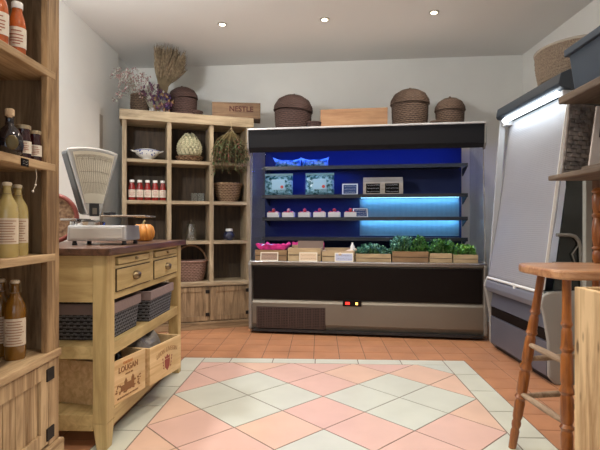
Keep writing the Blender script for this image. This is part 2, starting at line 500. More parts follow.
# artichoke ornament in a woven dish
t = thing('woven_dish', 'shallow brown woven dish under the artichoke in the top middle cell', 'basket', SH.p(.645, .13, 1.69), SH.rz)
CANE = speckle('brown_cane', [(.10, .05, .025), (.26, .15, .08), (.40, .27, .16)], 50)
CANED = speckle('dark_cane', [(.028, .013, .011), (.055, .025, .021), (.09, .045, .036)], 130)
mb = MB(); woven(mb, [(.085, 0), (.115, .02), (.14, .055)], n=60, rows=5, amp=.005, k=15, c=(0, 0, 0)); mb.build('weave', [CANE, GAPC], t, smooth=True)
ar = thing('artichoke_ornament', 'pale green artichoke sitting in the woven dish on the back shelf', 'artichoke', SH.p(.645, .13, 1.746), SH.rz)
mb = MB(); mb.lathe([(.07, 0), (.098, .03), (.098, .08), (.075, .14), (.045, .185), (.02, .205)], n=24); mb.build('core', plain('artichoke_core', (.30, .32, .20), .8), ar, smooth=True)
mb = MB()
for j in range(9):
    z = .012 + j * .021; f = z / .205
    rad = .1 * math.sin(PI * (.28 + .72 * f) ) if f > .3 else .098
    rad = [.092, .1, .102, .1, .093, .083, .07, .054, .036][j]
    n = max(6, int(2 * PI * rad / .034))
    for i in range(n):
        a = 2 * PI * (i + .5 * (j % 2)) / n; e = Vector((math.cos(a), math.sin(a), 0)); tng = Vector((-e.y, e.x, 0))
        b = e * (rad + .001); top = b + e * .008 + Vector((0, 0, .034)) - e * .006 * j / 3
        vs = [b + Vector((0, 0, z)) - tng * .014, b + Vector((0, 0, z)) + tng * .014, b + e * .012 + tng * .013 + Vector((0, 0, z + .018)), top + Vector((0, 0, z)), b + e * .012 - tng * .013 + Vector((0, 0, z + .018))]
        mb.add(vs, [(0, 1, 2, 3, 4)])
ar.scale = (1.12, 1.12, 1.16)
mb.build('leaves', plain('artichoke_leaf', (.50, .47, .31), .7, var=.2, vscale=40), ar, solid=.003)

# glass things
GL = pane('clear_glass', (.86, .90, .88), .22, .05)
for s0, nm in ((.69, 'left of the pair'), (.755, 'right of the pair')):
    t = thing('glass_tumbler', f'short square clear glass tumbler, {nm} in the middle cell', 'glass', SH.p(s0, .11, 1.29), SH.rz, 'glass tumblers in the middle cell')
    mb = MB(); mb.box((-.03, -.03, 0), (.03, .03, .008)); mb.box((-.03, -.03, .008), (.03, -.027, .085)); mb.box((-.03, .027, .008), (.03, .03, .085)); mb.box((-.03, -.027, .008), (-.027, .027, .085)); mb.box((.027, -.027, .008), (.03, .027, .085))
    mb.build('glass_wall', GL, t)
t = thing('glass_storage_jar', 'empty clear glass storage jar with domed lid in the lower middle cell', 'jar', SH.p(.66, .12, .89), SH.rz)
mb = MB(); mb.lathe([(.05, 0), (.055, .01), (.055, .12), (.04, .15), (.04, .158)], n=24, cap=True); mb.build('glass_body', GL, t, smooth=True)
mb = MB(); mb.lathe([(.044, .159), (.044, .168), (.03, .182), (.008, .19), (.012, .2), (.006, .21)], n=24); mb.build('lid', GL, t, smooth=True)
t = thing('dark_jar', 'small round dark blue jar with white lid in the right cell above the cupboard', 'jar', SH.p(1.05, .11, .89), SH.rz)
mb = MB(); mb.lathe([(.04, 0), (.058, .02), (.062, .05), (.052, .08), (.036, .095)], n=24); mb.build('body', plain('navy_glass', (.015, .02, .05), .1, coat=.6), t, smooth=True)
mb = MB(); mb.lathe([(.036, .096), (.036, .118), (.03, .122)], n=24); mb.build('lid', WHITE, t, smooth=True)

# wicker bowl basket right cell
WK = speckle('honey_wicker', [(.17, .10, .055), (.30, .19, .105), (.42, .29, .17)], 140)
t = thing('wicker_basket', 'round tapering wicker basket below the hanging herbs on the back shelf', 'basket', SH.p(1.045, .165, 1.29), SH.rz)
mb = MB(); woven(mb, [(.095, 0), (.12, .07), (.145, .185)], n=84, rows=11, amp=.006, k=20); mb.build('weave', [WK, plain('honey_shadow_gap', (.07, .035, .018), .95)], t, smooth=True)  # second colour paints the shade between the canes
mb = MB()
for ph in (0, .5):
    mb.tube([((.148 + .004 * math.cos(i + ph * 6)) * math.cos(2 * PI * i / 60), (.148 + .004 * math.cos(i + ph * 6)) * math.sin(2 * PI * i / 60), .19 + .005 * math.sin(i + ph * 6)) for i in range(60)], .006, 6, closed=True)
mb.build('rim', WK, t, smooth=True)
# handled basket bottom cell
PW = speckle('rosy_wicker', [(.18, .10, .08), (.29, .17, .135), (.38, .26, .20)], 140)
t = thing('handled_basket', 'oval wicker shopping basket with arched handle on the cupboard ledge', 'basket', SH.p(.66, .15, .475), SH.rz)
mb = MB(); woven(mb, [(.12, 0), (.145, .08), (.165, .2)], n=90, rows=12, amp=.005, k=24, sy=.74); mb.build('weave', [PW, plain('honey_shadow_gap', (.07, .035, .018), .95)], t, smooth=True)  # shade in the weave painted with the darker brown
mb = MB(); mb.tube([(.168 * math.cos(2 * PI * i / 48), .168 * .74 * math.sin(2 * PI * i / 48), .205) for i in range(48)], .009, 8, closed=True); mb.build('rim', PW, t, smooth=True)
mb = MB(); mb.tube([(.155 * math.cos(PI * i / 20), 0, .205 + .16 * math.sin(PI * i / 20)) for i in range(21)], .009, 8); mb.build('handle', CANE, t, smooth=True)

# hanging herbs
t = thing('dried_herb_bunch', 'bunch of drying herbs hung by string from the top board of the shelf unit', 'herbs', SH.p(1.04, -.08, 2.0), SH.rz)
mb = MB(); mb.tube([(.0, .055, .11), (.0, .0, .03), (0, 0, -.02)], .0025, 6); mb.tube([(-.16, .0, -.16), (-.07, 0, -.05), (0, .0, .03)], .002, 5); mb.tube([(.08, .0, -.12), (.03, 0, -.03), (0, .0, .03)], .002, 5)
mb.build('string', plain('jute', (.36, .28, .17), .9), t)
ms, ml, mr = MB(), MB(), MB(); rr = random.Random(5)
for i in range(62):
    sx_ = rr.uniform(-1, 1); L = rr.uniform(.22, .44); x = sx_ * .20; y = rr.uniform(-.05, .05)
    pth = [(0, 0, -.0), (x * .75, y * .5, -L * .38), (x * .97, y, -L * .7), (x, y, -L)]
    ms.tube(pth, .0016, 4)
    for k in range(12):
        f = rr.uniform(.3, 1); fx = min(1, .2 + f * 1.1); q = Vector((x * fx, y * f, -L * f))
        d = (rr.uniform(-1, 1), rr.uniform(-.8, .8), rr.uniform(-1.4, .1))
        (mr if rr.random() < .16 else ml).leaf(q, d, rr.uniform(.025, .05), rr.uniform(.010, .017))
ms.build('stems', plain('dry_stem', (.16, .12, .05), .9), t); ml.build('leaves', speckle('dry_leaf', [(.025, .045, .012), (.07, .10, .035), (.14, .15, .07)], 30), t)
mr.build('seed_heads', plain('dry_red', (.20, .07, .05), .8), t)['kind'] = 'stuff'

# ------------------------------------------------------------------ on top of the shelf unit (z 2.135)
ZT = 2.159
def cane_pot(name, label, loc, prof, mat, amp=.005, rows=None, k=16, rim=True, sy=1., rotz=0, rot=None):
    t = thing(name, label, 'basket', loc, rotz, rot=rot)
    mb = MB(); woven(mb, prof, n=80, rows=rows, amp=amp, k=k, sy=sy); mb.build('weave', [mat, GAPC], t, smooth=True)
    if rim:
        r, z = prof[-1]; mb = MB(); mb.tube([(r * math.cos(2 * PI * i / 48), r * sy * math.sin(2 * PI * i / 48), z) for i in range(48)], .007, 8, closed=True); mb.build('rim', mat, t, smooth=True)
    return t
cane_pot('cane_pot', 'dark woven pot holding pale pink dried flowers at the left end of the shelf top', SH.p(.165, .13, ZT), [(.085, 0), (.09, .08), (.085, .17)], speckle('umber_cane', [(.04, .025, .015), (.09, .055, .033), (.15, .10, .06)], 130))
t = thing('dried_pink_flowers', 'spray of pale pink dried flowers standing in the dark woven pot', 'flowers', SH.p(.165, .13, ZT + .1), SH.rz)
ms, mf, mg = MB(), MB(), MB(); rr = random.Random(9)
for i in range(90):
    a = rr.uniform(0, 2 * PI); sp = rr.random() ** .6
    tip = Vector((math.cos(a) * .2 * sp - .07, math.sin(a) * .13 * sp, rr.uniform(.13, .36) - .12 * sp))
    if i % 9 == 0: tip = Vector((rr.uniform(-.26, -.12), rr.uniform(-.06, .06), rr.uniform(.2, .32)))
    ms.tube([(math.cos(a) * .02, math.sin(a) * .02, 0), tip * .55 + Vector((0, 0, .04)), tip], .0012, 4)
    for k in range(7):
        q = tip + Vector((rr.uniform(-.02, .02), rr.uniform(-.02, .02), rr.uniform(-.03, .015)))
        (mf if rr.random() < .6 else mg).ball(q, rr.uniform(.004, .009), 5, 3)
ms.build('stems', plain('pale_stem', (.30, .29, .22), .9), t)
for o in (mf.build('blossom', plain('dusty_pink', (.40, .25, .24), .9), t), mg.build('buds', plain('cream_bud', (.55, .55, .50), .9), t)): o['kind'] = 'stuff'

t = thing('wheat_sheaf', 'tall fan shaped sheaf of dried wheat rising to the ceiling above the shelf unit', 'dried wheat', SH.p(.37, .16, ZT), SH.rz)
mst, me_ = MB(), MB(); rr = random.Random(11)
for i in range(560):
    f = rr.uniform(-1, 1); g = rr.uniform(-1, 1)
    base = Vector((f * .02, g * .02, 0)); H = .66 - .05 * abs(f) + rr.uniform(-.12, .03)
    H = .70 + rr.uniform(-.20, .0); tip = Vector((f * .155 + .085, g * .075, H - .05 * max(0, f))); mid = Vector((f * .05 + .02, g * .03, .30))
    mst.tube([base, mid, tip * .6 + mid * .4 + Vector((0, 0, .03)), tip], .0011, 3)
    d = (tip - mid).normalized()
    me_.tube([tip - d * .17, tip - d * .1, tip - d * .04, tip], [.002, .0055, .0045, .0012], 4)
    for k in range(2):
        dd = (d + Vector((rr.uniform(-.3, .3), rr.uniform(-.3, .3), rr.uniform(-.1, .1)))).normalized()
        me_.tube([tip - d * rr.uniform(.02, .14), tip + dd * rr.uniform(.0, .03)], .0008, 3)
mst.build('stalks', plain('straw_stalk', (.20, .15, .085), .9), t); me_.build('ears', speckle('wheat_ear', [(.12, .085, .05), (.22, .165, .10), (.33, .26, .17)], 40), t)
mb = MB(); mb.tube([(.024 * math.cos(i * .5), .024 * math.sin(i * .5), .19 + i * .0008) for i in range(50)], .003, 5); mb.build('tie', plain('jute', (.36, .28, .17), .9), t)

def posy(label, loc, R0, cols, n, seed, H):
    t = thing('dried_posy', label, 'flowers', loc, SH.rz)
    rr = random.Random(seed); ms = MB(); mbs = [MB() for _ in cols]
    for i in range(n):
        v = Vector((rr.gauss(0, 1), rr.gauss(0, 1), rr.gauss(0, 1))).normalized() * R0 * rr.uniform(.75, 1.05)
        v.y *= .55; q = v + Vector((0, 0, H)); q.z = max(q.z, .03)
        ms.tube([(0, 0, .0), q * .5, q], .0012, 3)
        k = rr.randrange(len(cols)); m_ = mbs[k]
        for j in range(6):
            d = Vector((rr.gauss(0, 1), rr.gauss(0, 1), rr.gauss(0, 1)))
            m_.leaf(q, d, rr.uniform(.016, .032), .018)
        m_.ball(q, .010, 6, 4)
    ms.build('stems', plain('pale_stem', (.30, .29, .22), .9), t)
    for (nm, c_), m_ in zip(cols, mbs): m_.build('blossom', plain(nm, c_, .9), t)['kind'] = 'stuff'
    mb = MB(); mb.lathe([(.016, 0), (.019, .03), (.014, .07)], n=12); mb.build('wrapped_stem', plain('white_wrap', (.5, .47, .46), .9), t, smooth=True)
    return t
posy('dried posy of deep purple and violet flowers lying in front of the lidded basket', SH.p(.375, -.0 + .05, ZT), .10, [('deep_violet', (.06, .03, .12)), ('plum_dry', (.13, .05, .10)), ('ochre_dry', (.33, .20, .10))], 130, 21, .10)
posy('upper posy of mauve and white dried flowers beside the dark woven pot', SH.p(.285, .07, ZT), .10, [('mauve_dry', (.17, .08, .12)), ('cream_bud', (.55, .55, .50)), ('plum_dry', (.13, .05, .10))], 110, 22, .19)

def lidded(label, loc, r, h, hl, mat, rotz=0., foot=True, tilt=0., off=0.):
    t = thing('lidded_basket', label, 'basket', loc, rotz)
    mb = MB()
    woven(mb, [(r * .86, 0), (r * .93, h * .5), (r * .95, h)], n=96, rows=max(5, int(h / .017)), amp=.006, k=26)
    mb.build('body', [mat, GAPC], t, smooth=True)
    mb = MB()
    woven(mb, [(r * 1.02, 0), (r * .99, hl * .3), (r * .80, hl * .68), (r * .45, hl * .93), (r * .1, hl)], n=96, rows=max(6, int((hl + r) / .017)), amp=.006, k=26)
    if tilt < .5: mb.ball((0, 0, hl + .005), .014, 8, 5)
    mb.build('lid', [mat, GAPC], t, smooth=True, loc=(off, 0, h), rot=(0, tilt, 0))
    if foot:
        mb = MB(); mb.tube([(r * .9 * math.cos(2 * PI * i / 48), r * .9 * math.sin(2 * PI * i / 48), .01) for i in range(48)], .01, 8, closed=True); mb.build('foot_ring', mat, t, smooth=True)
    return t
lidded('dark brown lidded basket beside the dried wheat on the shelf unit', SH.p(.585, .16, ZT), .145, .17, .13, speckle('plum_cane', [(.03, .013, .012), (.06, .027, .023), (.10, .05, .04)], 130), tilt=R(-6))
mb = MB(); 
t = thing('woven_tray', 'flat dark woven tray edge showing under the lidded basket on the shelf unit', 'tray', SH.p(.70, .12, ZT), SH.rz)
mb = MB(); woven(mb, [(.06, 0), (.075, .03), (.078, .055)], n=60, rows=4, amp=.005, k=16); mb.build('weave', [CANED, GAPC], t, smooth=True)

t = thing('printed_crate', 'long shallow wooden crate stamped in dark red on top of the shelf unit', 'crate', SH.p(.87, .10, ZT), SH.rz + R(-13))
CR = lambda ax='x': wood('aged_crate', (.10, .055, .028), (.22, .13, .065), ax)
mb = MB(); mb.box((0, 0, 0), (.50, .22, .01)); mb.box((0, 0, .01), (.50, .012, .165)); mb.box((0, .208, .01), (.50, .22, .165)); mb.box((0, .012, .01), (.012, .208, .165)); mb.box((.488, .012, .01), (.50, .208, .165))
mb.build('box', CR('x'), t, bevel=.002)
text_obj('stamp', 'NESTLE', .075, plain('crate_ink', (.07, .02, .015), .9), t, (.30, -.0012, .095), (PI / 2, 0, 0), bold=.002)

# ================================================================== MAIN FRIDGE
fr = thing('open_display_fridge', 'wide open multideck display fridge glowing blue inside against the back wall', 'fridge', FG.p(0, 0), FG.rz)
FW_, FD = 2.19, .76
NAVY = plain('fridge_liner', (.02, .03, .10), .6, 0., spec=.2)
mb = MB(); mb.prism([(.03, .04), (.0, .10), (-.0, .30), (.02, .33), (.03, .655), (-.02, .665), (-.02, .69), (.06, .69), (FD, .69), (FD, .04)], 'x', .02, FW_ - .02)
mb.build('base', METAL, fr, bevel=.003)
mb = MB().box((.03, .006, .335), (FW_ - .03, .028, .645)); mb.build('black_front_panel', BLACKP, fr)
mb = MB().box((.03, -.012, .025), (FW_ - .03, .1, .05)); mb.build('kick_plate', DARK, fr)
for a, nm in ((-.012, 0), (FW_ - .02, 1)):
    mb = MB(); mb.prism([(.04, .015), (-.015, .05), (-.02, .30), (-.01, .52), (-.03, .67), (-.015, .70), (.05, .71), (FD, .71), (FD, .015)], 'x', a, a + .032)
    mb.build('end_panel', METALG, fr, bevel=.008)
mb = MB().box((.0, -.028, .688), (FW_, .012, .703)); mb.build('front_rail', plain('polished_steel', (.55, .55, .55), .22, .9), fr, bevel=.003)
# grille
mb = MB().mat(0); mb.box((.065, -.003, .055), (.735, -.0005, .262)); mb.mat(1)
for i in range(27): x = .07 + i * .0253; mb.box((x, -.008, .06), (x + (.012 if i % 3 == 0 else .005), -.003, .257))
for j in range(13): z = .06 + j * .0158; mb.box((.07, -.0085, z), (.73, -.003, z + .006))
mb.build('grille', [plain('grille_dark', (.02, .012, .010), .7), plain('grille_bar', (.085, .055, .047), .5, .4)], fr)
ct = MB().box((.90, -.012, .285), (1.075, .002, .345)).build('control_box', BLACKP, fr, bevel=.004)
mb = MB().box((.925, -.016, .302), (.965, -.0115, .325)); mb.build('red_display', emit('red_led', (1, .03, .02), 2.2), ct)
mb = MB().box((1.02, -.016, .302), (1.04, -.0115, .322)); mb.build('amber_lamp', emit('amber_led', (1, .45, .08), 6), ct)
# canopy: deep fascia
mb = MB(); mb.prism([(.035, 1.755), (.0, 1.80), (-.01, 1.965), (.02, 1.975), (FD, 1.975), (FD, 1.87), (.12, 1.87), (.08, 1.80)], 'x', -.012, FW_ - .012)
mb.build('canopy', plain('charcoal_fascia', (.014, .014, .016), .6, spec=.1), fr, bevel=.004)
mb = MB(); mb.box((-.02, -.022, 1.968), (FW_ - .005, FD, 1.985)); mb.build('top_board', plain('fridge_top', (.52, .52, .53), .4, .2), fr, bevel=.003)
mb = MB(); mb.prism([(.04, 1.74), (-.012, 1.79), (-.02, 1.96), (.03, 1.984), (.16, 1.984), (.16, 1.80)], 'x', FW_ - .012, FW_ + .004); mb.build('fascia_end', METALG, fr, bevel=.003)
mb = MB(); mb.prism([(.04, 1.74), (-.012, 1.79), (-.02, 1.96), (.03, 1.984), (.16, 1.984), (.16, 1.80)], 'x', -.026, -.012); mb.build('fascia_end', METALG, fr, bevel=.003)
# liner
mb = MB(); mb.box((.0, .66, .71), (2.10, FD, 1.87)); mb.build('back_liner', NAVY, fr)
mb = MB(); mb.mat(0); mb.box((1.045, .6565, .935), (2.075, .6595, 1.335)); mb.mat(1)
for i in range(80): mb.box((1.05 + i * .0128, .6545, .95), (1.05 + i * .0128 + .005, .6563, 1.33))
mb.build('perforated_panel', [plain('panel_steel', (.17, .25, .33), .55, .1), plain('perforation', (.10, .15, .21), .5, .1)], fr)
for a, b in ((-.004, .006), (FW_ - .008, FW_ + .002)):
    mb = MB(); mb.prism([(.02, .70), (.10, 1.76), (.66, 1.87), (.66, .70)], 'x', a, b)
    mb.build('side_glass', pane('side_glass', (.85, .88, .92), .14, .08), fr)
    mb = MB(); mb.tube([((a + b) / 2, .012, .70), ((a + b) / 2, .085, 1.77)], .006, 8); mb.build('glass_edge', METALG, fr)
# tray and shelves
mb = MB(); mb.box((.01, .05, .692), (FW_ - .01, .66, .702)); mb.build('display_tray', DARK, fr)
for z in (1.65, 1.355, 1.125, .92):
    s = MB().box((.045, .34, z - .012), (FW_ - .115, .655, z)).build('shelf', plain('shelf_steel', (.02, .024, .035), .4, .3), fr)
    mb = MB().box((.045, .33, z - .03), (FW_ - .09, .342, z + .006)); mb.build('price_rail', plain('price_rail', (.018, .02, .026), .35), s)
    for x in (.02, FW_ - .115): MB().prism([(.40, z - .013), (.655, z - .013), (.655, z - .09)], 'x', x + .03, x + .04).build('bracket', DARK, s)
WH = emit('cool_led_strip', (.35, .75, 1.), 8)
for z in (1.355, 1.125):
    mb = MB().box((1.06, .50, z - .022), (2.05, .515, z - .0125)); mb.build('light_strip', WH, fr)
mb = MB().box((.04, .30, 1.845), (2.12, .33, 1.868)); mb.build('light_strip', emit('blue_led_strip', (.03, .10, 1.), 2.5), fr)

# -------- what the fridge holds
def chalk_card(name, label, loc, w_, h, tilt=R(-20), dark=False, seed=1, rz=0., frame=WHITE, field=None, lines=3, inkm=None, cat='price card', group=None):
    t = thing(name, label, cat, loc, group=group, rot=(tilt, 0, FG.rz + rz))
    mb = MB().box((-w_ / 2, 0, 0), (w_ / 2, .005, h)); mb.build('card', frame, t)
    fm = field or (BLACKP if dark else CREAM)
    b = .10 * h
    mb = MB().box((-w_ / 2 + b, -.0012, b), (w_ / 2 - b, 0, h - b)); f = mb.build('field', fm, t)
    rr = random.Random(seed); mb = MB()
    for j in range(lines):
        z = b + (h - 2 * b) * (j + .5) / lines; x = -w_ / 2 + b * 2
        while x < w_ / 2 - b * 2:
            l = rr.uniform(.008, .02); l = min(l, w_ / 2 - b * 1.6 - x)
            if l < .003: break
            k = rr.uniform(-.003, .003)
            mb.tube([(x, -.002, z), (x + l * .3, -.002, z + .004 + k), (x + l * .6, -.002, z - .004 + k), (x + l, -.002, z + k)], .0012, 4)
            x += l + .005
    mb.build('writing', inkm or (WHITE if dark else INK), f)
    return t
# salad bags, the blue fridge light mixed into their colours
SAL = speckle('blue_lit_salad', [(.015, .06, .07), (.05, .18, .22), (.35, .62, .78), (.08, .28, .34)], 26, rough=.18)
def pillow(mb, w_, d, h, seed=0, n=14, m=10):
    rr = random.Random(seed); off = Vector((seed * 3.1, 0, 0))
    for sgn in (1, -1):
        vs = []
        for j in range(m + 1):
            for i in range(n + 1):
                u, v = i / n * 2 - 1, j / m * 2 - 1
                t = max(0, (1 - u ** 4) * (1 - v ** 4)) ** .5
                k = 1 + .35 * mnoise.noise(Vector((u * 3, v * 3, sgn)) + off)
                vs.append((u * w_ / 2, -sgn * t * d / 2 * k, (v + 1) / 2 * h))
        mb.add(vs, [(j * (n + 1) + i, j * (n + 1) + i + 1, (j + 1) * (n + 1) + i + 1, (j + 1) * (n + 1) + i) for j in range(m) for i in range(n)])
for s0, nm, sd in ((.20, 'left', 1), (.635, 'right', 2)):
    t = thing('salad_bag', f'puffy clear bag of green salad with pale label, {nm} one of two upright', 'salad bag', FG.p(s0, .44, 1.362), FG.rz, 'bags of salad on the second fridge shelf')
    mb = MB(); pillow(mb, .30, .10, .215, sd); mb.build('bag', SAL, t, smooth=True)
    mb = MB(); mb.box((-.062, -.064, .055), (.075, -.056, .165)); lb_ = mb.build('label', plain('sky_label', (.35, .6, .75), .5), t, bevel=.002)
    mb = MB(); mb.ball((.045, -.066, .085), .017, 12, 6, (1, .25, 1)); mb.build('red_badge', plain('badge_red', (.6, .08, .06), .5), lb_)
    mb = MB(); mb.box((-.15, -.006, .203), (.15, .006, .232)); mb.build('seal_strip', plain('bag_seal', (.25, .5, .6), .2), t, bevel=.003)
def fold_bag(label, s0, seed):
    t = thing('salad_bag', label, 'salad bag', FG.p(s0, .43, 1.657), FG.rz + R(4 if seed % 2 else -4), 'bags lying on the top fridge shelf')
    mb = MB(); pillow(mb, .27, .11, .075, seed); mb.build('bag', SAL, t, smooth=True)
    mb = MB(); mb.prism([(-.13, .04), (-.16, .105), (-.11, .085), (-.05, .07), (.05, .07), (.11, .085), (.145, .10), (.13, .04)], 'y', -.006, .002); mb.build('film_edge', plain('film', (.35, .6, .7), .15), t)
    return t
fold_bag('flat bag of salad lying at the left of the top fridge shelf', .30, 3)
fold_bag('second flat bag of salad on the top fridge shelf, right of the other', .59, 4)
chalk_card('price_card', 'small white framed price card standing right of the salad bags', FG.p(.95, .40, 1.36), .16, .125, dark=True, seed=4, field=plain('navy_card', (.03, .06, .16), .5))
# beige box with two black cards
t = thing('wooden_box', 'pale sloping wooden box standing on the second fridge shelf', 'box', FG.p(1.28, .40, 1.357), FG.rz)
mb = MB(); mb.prism([(0, 0), (0, .125), (.06, .185), (.22, .185), (.22, 0)], 'x', -.195, .205); mb.build('box', wood('pale_box', (.40, .33, .25), (.55, .47, .37), 'x'), t, bevel=.004)
chalk_card('chalk_card', 'black chalk card, left one on the pale box', FG.p(1.185, .385, 1.36), .165, .125, R(-4), True, 6, group='black chalk cards on the pale box', frame=wood('pale_box', (.40, .33, .25), (.55, .47, .37), 'x'))
chalk_card('chalk_card', 'black chalk card, right one on the pale box', FG.p(1.375, .385, 1.36), .165, .125, R(-4), True, 8, group='black chalk cards on the pale box', frame=wood('pale_box', (.40, .33, .25), (.55, .47, .37), 'x'))
# punnets with red berries
ordn = ['leftmost', 'second from left', 'third from left', 'third from right', 'second from right', 'rightmost']
pp = None
BER = [plain('red_berry', (.55, .05, .05), .3), plain('blush_berry', (.6, .28, .25), .3)]
bme = MB().ball((0, 0, 0), .016, 10, 6).build('berry', BER[0], smooth=True)
bme2 = bme.copy(); bme2.data = bme.data.copy(); bme2.data.materials[0] = BER[1]
first_b = True
for i in range(6):
    s0 = [.15, .31, .48, .637, .79, .955][i]
    loc = FG.p(s0, .41, 1.126)
    lb = f'small white cardboard punnet, {ordn[i]} on the third fridge shelf'
    if not pp:
        pp = thing('punnet', lb, 'punnet', loc, FG.rz, 'white punnets on the third fridge shelf')
        mb = MB(); mb.box((-.058, -.04, 0), (.058, .04, .004))
        for a, b in (((-.062, -.044, .0), (.062, -.04, .055)), ((-.062, .04, 0), (.062, .044, .055)), ((-.062, -.04, 0), (-.058, .04, .055)), ((.058, -.04, 0), (.062, .04, .055))): mb.box(a, b)
        mb.build('tray', plain('card_white', (.70, .68, .66), .8), pp)
    else: dup(pp, loc, label=lb)
    rr = random.Random(40 + i)
    for k in range(7):
        src = bme if rr.random() < .65 else bme2
        b = src.copy(); C.objects.link(b); b.scale = (1.2, 1.2, 1.2)
        cx, cy = [(-.038, -.02), (-.004, -.022), (.034, -.02), (-.03, .018), (.006, .02), (.036, .017), (0, 0)][k]
        zz = .046 if k < 6 else .076
        f = Fr(*loc[:2], FG.rz); b.location = f.p(cx, cy, 1.126 + zz + rr.uniform(0, .006) )
        b['label'] = f'small red berry lying in the {ordn[i]} white punnet'; b['category'] = 'berry'; b['group'] = f'berries in the {ordn[i]} punnet'
for b in (bme, bme2): bpy.data.objects.remove(b)
chalk_card('price_card', 'tilted white framed price card beside the rightmost punnet', FG.p(1.06, .37, 1.128), .15, .11, R(-32), True, 12, rz=R(6), field=plain('navy_card', (.03, .06, .16), .5))

# produce boxes along the front tray
KR = wood('produce_box_pale', (.36, .25, .13), (.52, .39, .23), 'x')
KR2 = wood('produce_box_brown', (.20, .11, .05), (.32, .20, .10), 'x')
def produce_box(label, s0, s1, h, m, d=.26, y0=.02):
    t = thing('produce_box', label, 'box', FG.p(s0, y0, .703), FG.rz, 'wooden produce boxes along the front of the fridge')
    w_ = s1 - s0 - .012
    mb = MB(); mb.box((0, 0, 0), (w_, d, .008)); mb.box((0, 0, .008), (w_, .01, h)); mb.box((0, d - .01, .008), (w_, d, h + .02)); mb.box((0, .01, .008), (.01, d - .01, h)); mb.box((w_ - .01, .01, .008), (w_, d - .01, h))
    mb.build('box', m, t, bevel=.002)
    mb = MB().box((.004, -.003, h * .45), (w_ - .004, -.0005, h * .5)); mb.build('slat_gap', IRON, t)
    return t
produce_box('leftmost wooden produce box lined with bright pink paper', .045, .37, .105, KR2)
produce_box('wooden produce box with a cardboard lid standing up, second from left', .37, .70, .125, KR)
produce_box('wooden produce box holding pale roots, third from left', .70, 1.02, .10, KR)
produce_box('pale produce box under blue green kale, fourth from left', 1.02, 1.36, .075, KR)
produce_box('browner taller produce box under leafy greens, fifth from left', 1.36, 1.70, .10, KR2)
produce_box('short pale produce box, second from right along the fridge front', 1.70, 1.91, .085, KR)
produce_box('short pale produce box at the right end of the fridge front', 1.91, 2.14, .075, KR)
PK = plain('pink_tissue', (.75, .04, .30), .6, var=.3, vscale=20)
def tissue(label, s0, w_, z0_, h, seed, y0=.03, d=.22, m=PK, name='pink_tissue_paper'):
    mb = MB(); n, k = 26, 12; vs = []
    for j in range(k + 1):
        for i in range(n + 1):
            u, v = i / n, j / k
            e = max(abs(2 * u - 1), abs(2 * v - 1)) ** 3
            vs.append((u * w_, v * d, h * e + .03 * mnoise.noise(Vector((u * 7 + seed, v * 5, 0))) ))
    mb.add(vs, [(j * (n + 1) + i, j * (n + 1) + i + 1, (j + 1) * (n + 1) + i + 1, (j + 1) * (n + 1) + i) for j in range(k) for i in range(n)])
    o = mb.build(name, m, None, loc=FG.p(s0, y0, z0_), rot=(0, 0, FG.rz), solid=.002); tag(o, label, 'paper'); return o
tissue('bright pink tissue paper lining the leftmost produce box', .05, .31, .775, .085, 3, y0=.012, d=.25)
mb = MB()
for i in range(3): pillow(mb, .12, .05, .05, 5 + i)
o = thing('packet', 'blue and white plastic packet in the pink lined box', 'packet', FG.p(.16, .12, .80), group=None, rot=(R(-60), 0, FG.rz + R(10)))
mb = MB(); pillow(mb, .17, .04, .10, 5); mb.build('wrapper', speckle('blue_packet', [(.05, .10, .35), (.25, .4, .7), (.7, .75, .85)], 18, .3), o, smooth=True)
# pink edging behind second box
mb = MB(); vs = []
n = 20
for i in range(n + 1):
    x = i / n * .33
    for z in (0, .075 + .008 * math.sin(i * 2.1)): vs.append((x, .006 * math.sin(i * 1.3), z))
mb.add(vs, [(2 * i, 2 * i + 2, 2 * i + 3, 2 * i + 1) for i in range(n)])
o = mb.build('pink_paper_edge', PK, None, loc=FG.p(.365, .295, .83), rot=(0, 0, FG.rz), solid=.003); o.location.z = .80
tag(o, 'strip of pink paper sticking up behind the second produce box', 'paper')
o = MB().box((0, 0, 0), (.26, .006, .09)).build('cardboard_lid', plain('grey_board', (.26, .19, .15), .9), None, loc=FG.p(.43, .265, .80), rot=(R(-6), 0, FG.rz)); tag(o, 'grey brown cardboard lid standing up in the second produce box', 'cardboard')
# roots in third box
for i, (a, b, L) in enumerate(((.80, .08, .14), (.86, .14, .15), (.92, .09, .13), (.95, .16, .12))):
    mb = MB(); mb.lathe([(.004, 0), (.014, L * .2), (.02, L * .7), (.017, L * .92), (.006, L)], n=12)
    o = mb.build('parsnip', plain('root_skin', (.6, .47, .33), .7, var=.1), None, smooth=True, loc=FG.p(a - .03, b, .755 + .012 * i), rot=(0, R(82), FG.rz + R(20 * i - 30)))
    tag(o, ['pale root at the left of the third produce box', 'pale root at the back of the third produce box', 'pale root at the front middle of the third produce box', 'pale root at the back right of the third produce box'][i], 'root vegetable', 'pale roots in the third produce box')
o = MB().lathe([(.02, 0), (.022, .05), (.009, .075), (.009, .09)], n=14).build('small_bottle', WHITE, None, smooth=True, loc=FG.p(.985, .15, .775)); tag(o, 'small white bottle standing among the pale roots', 'bottle')
o.location.z = .79
mb = MB(); mb.ball((0, 0, 0), .03, 12, 8); 
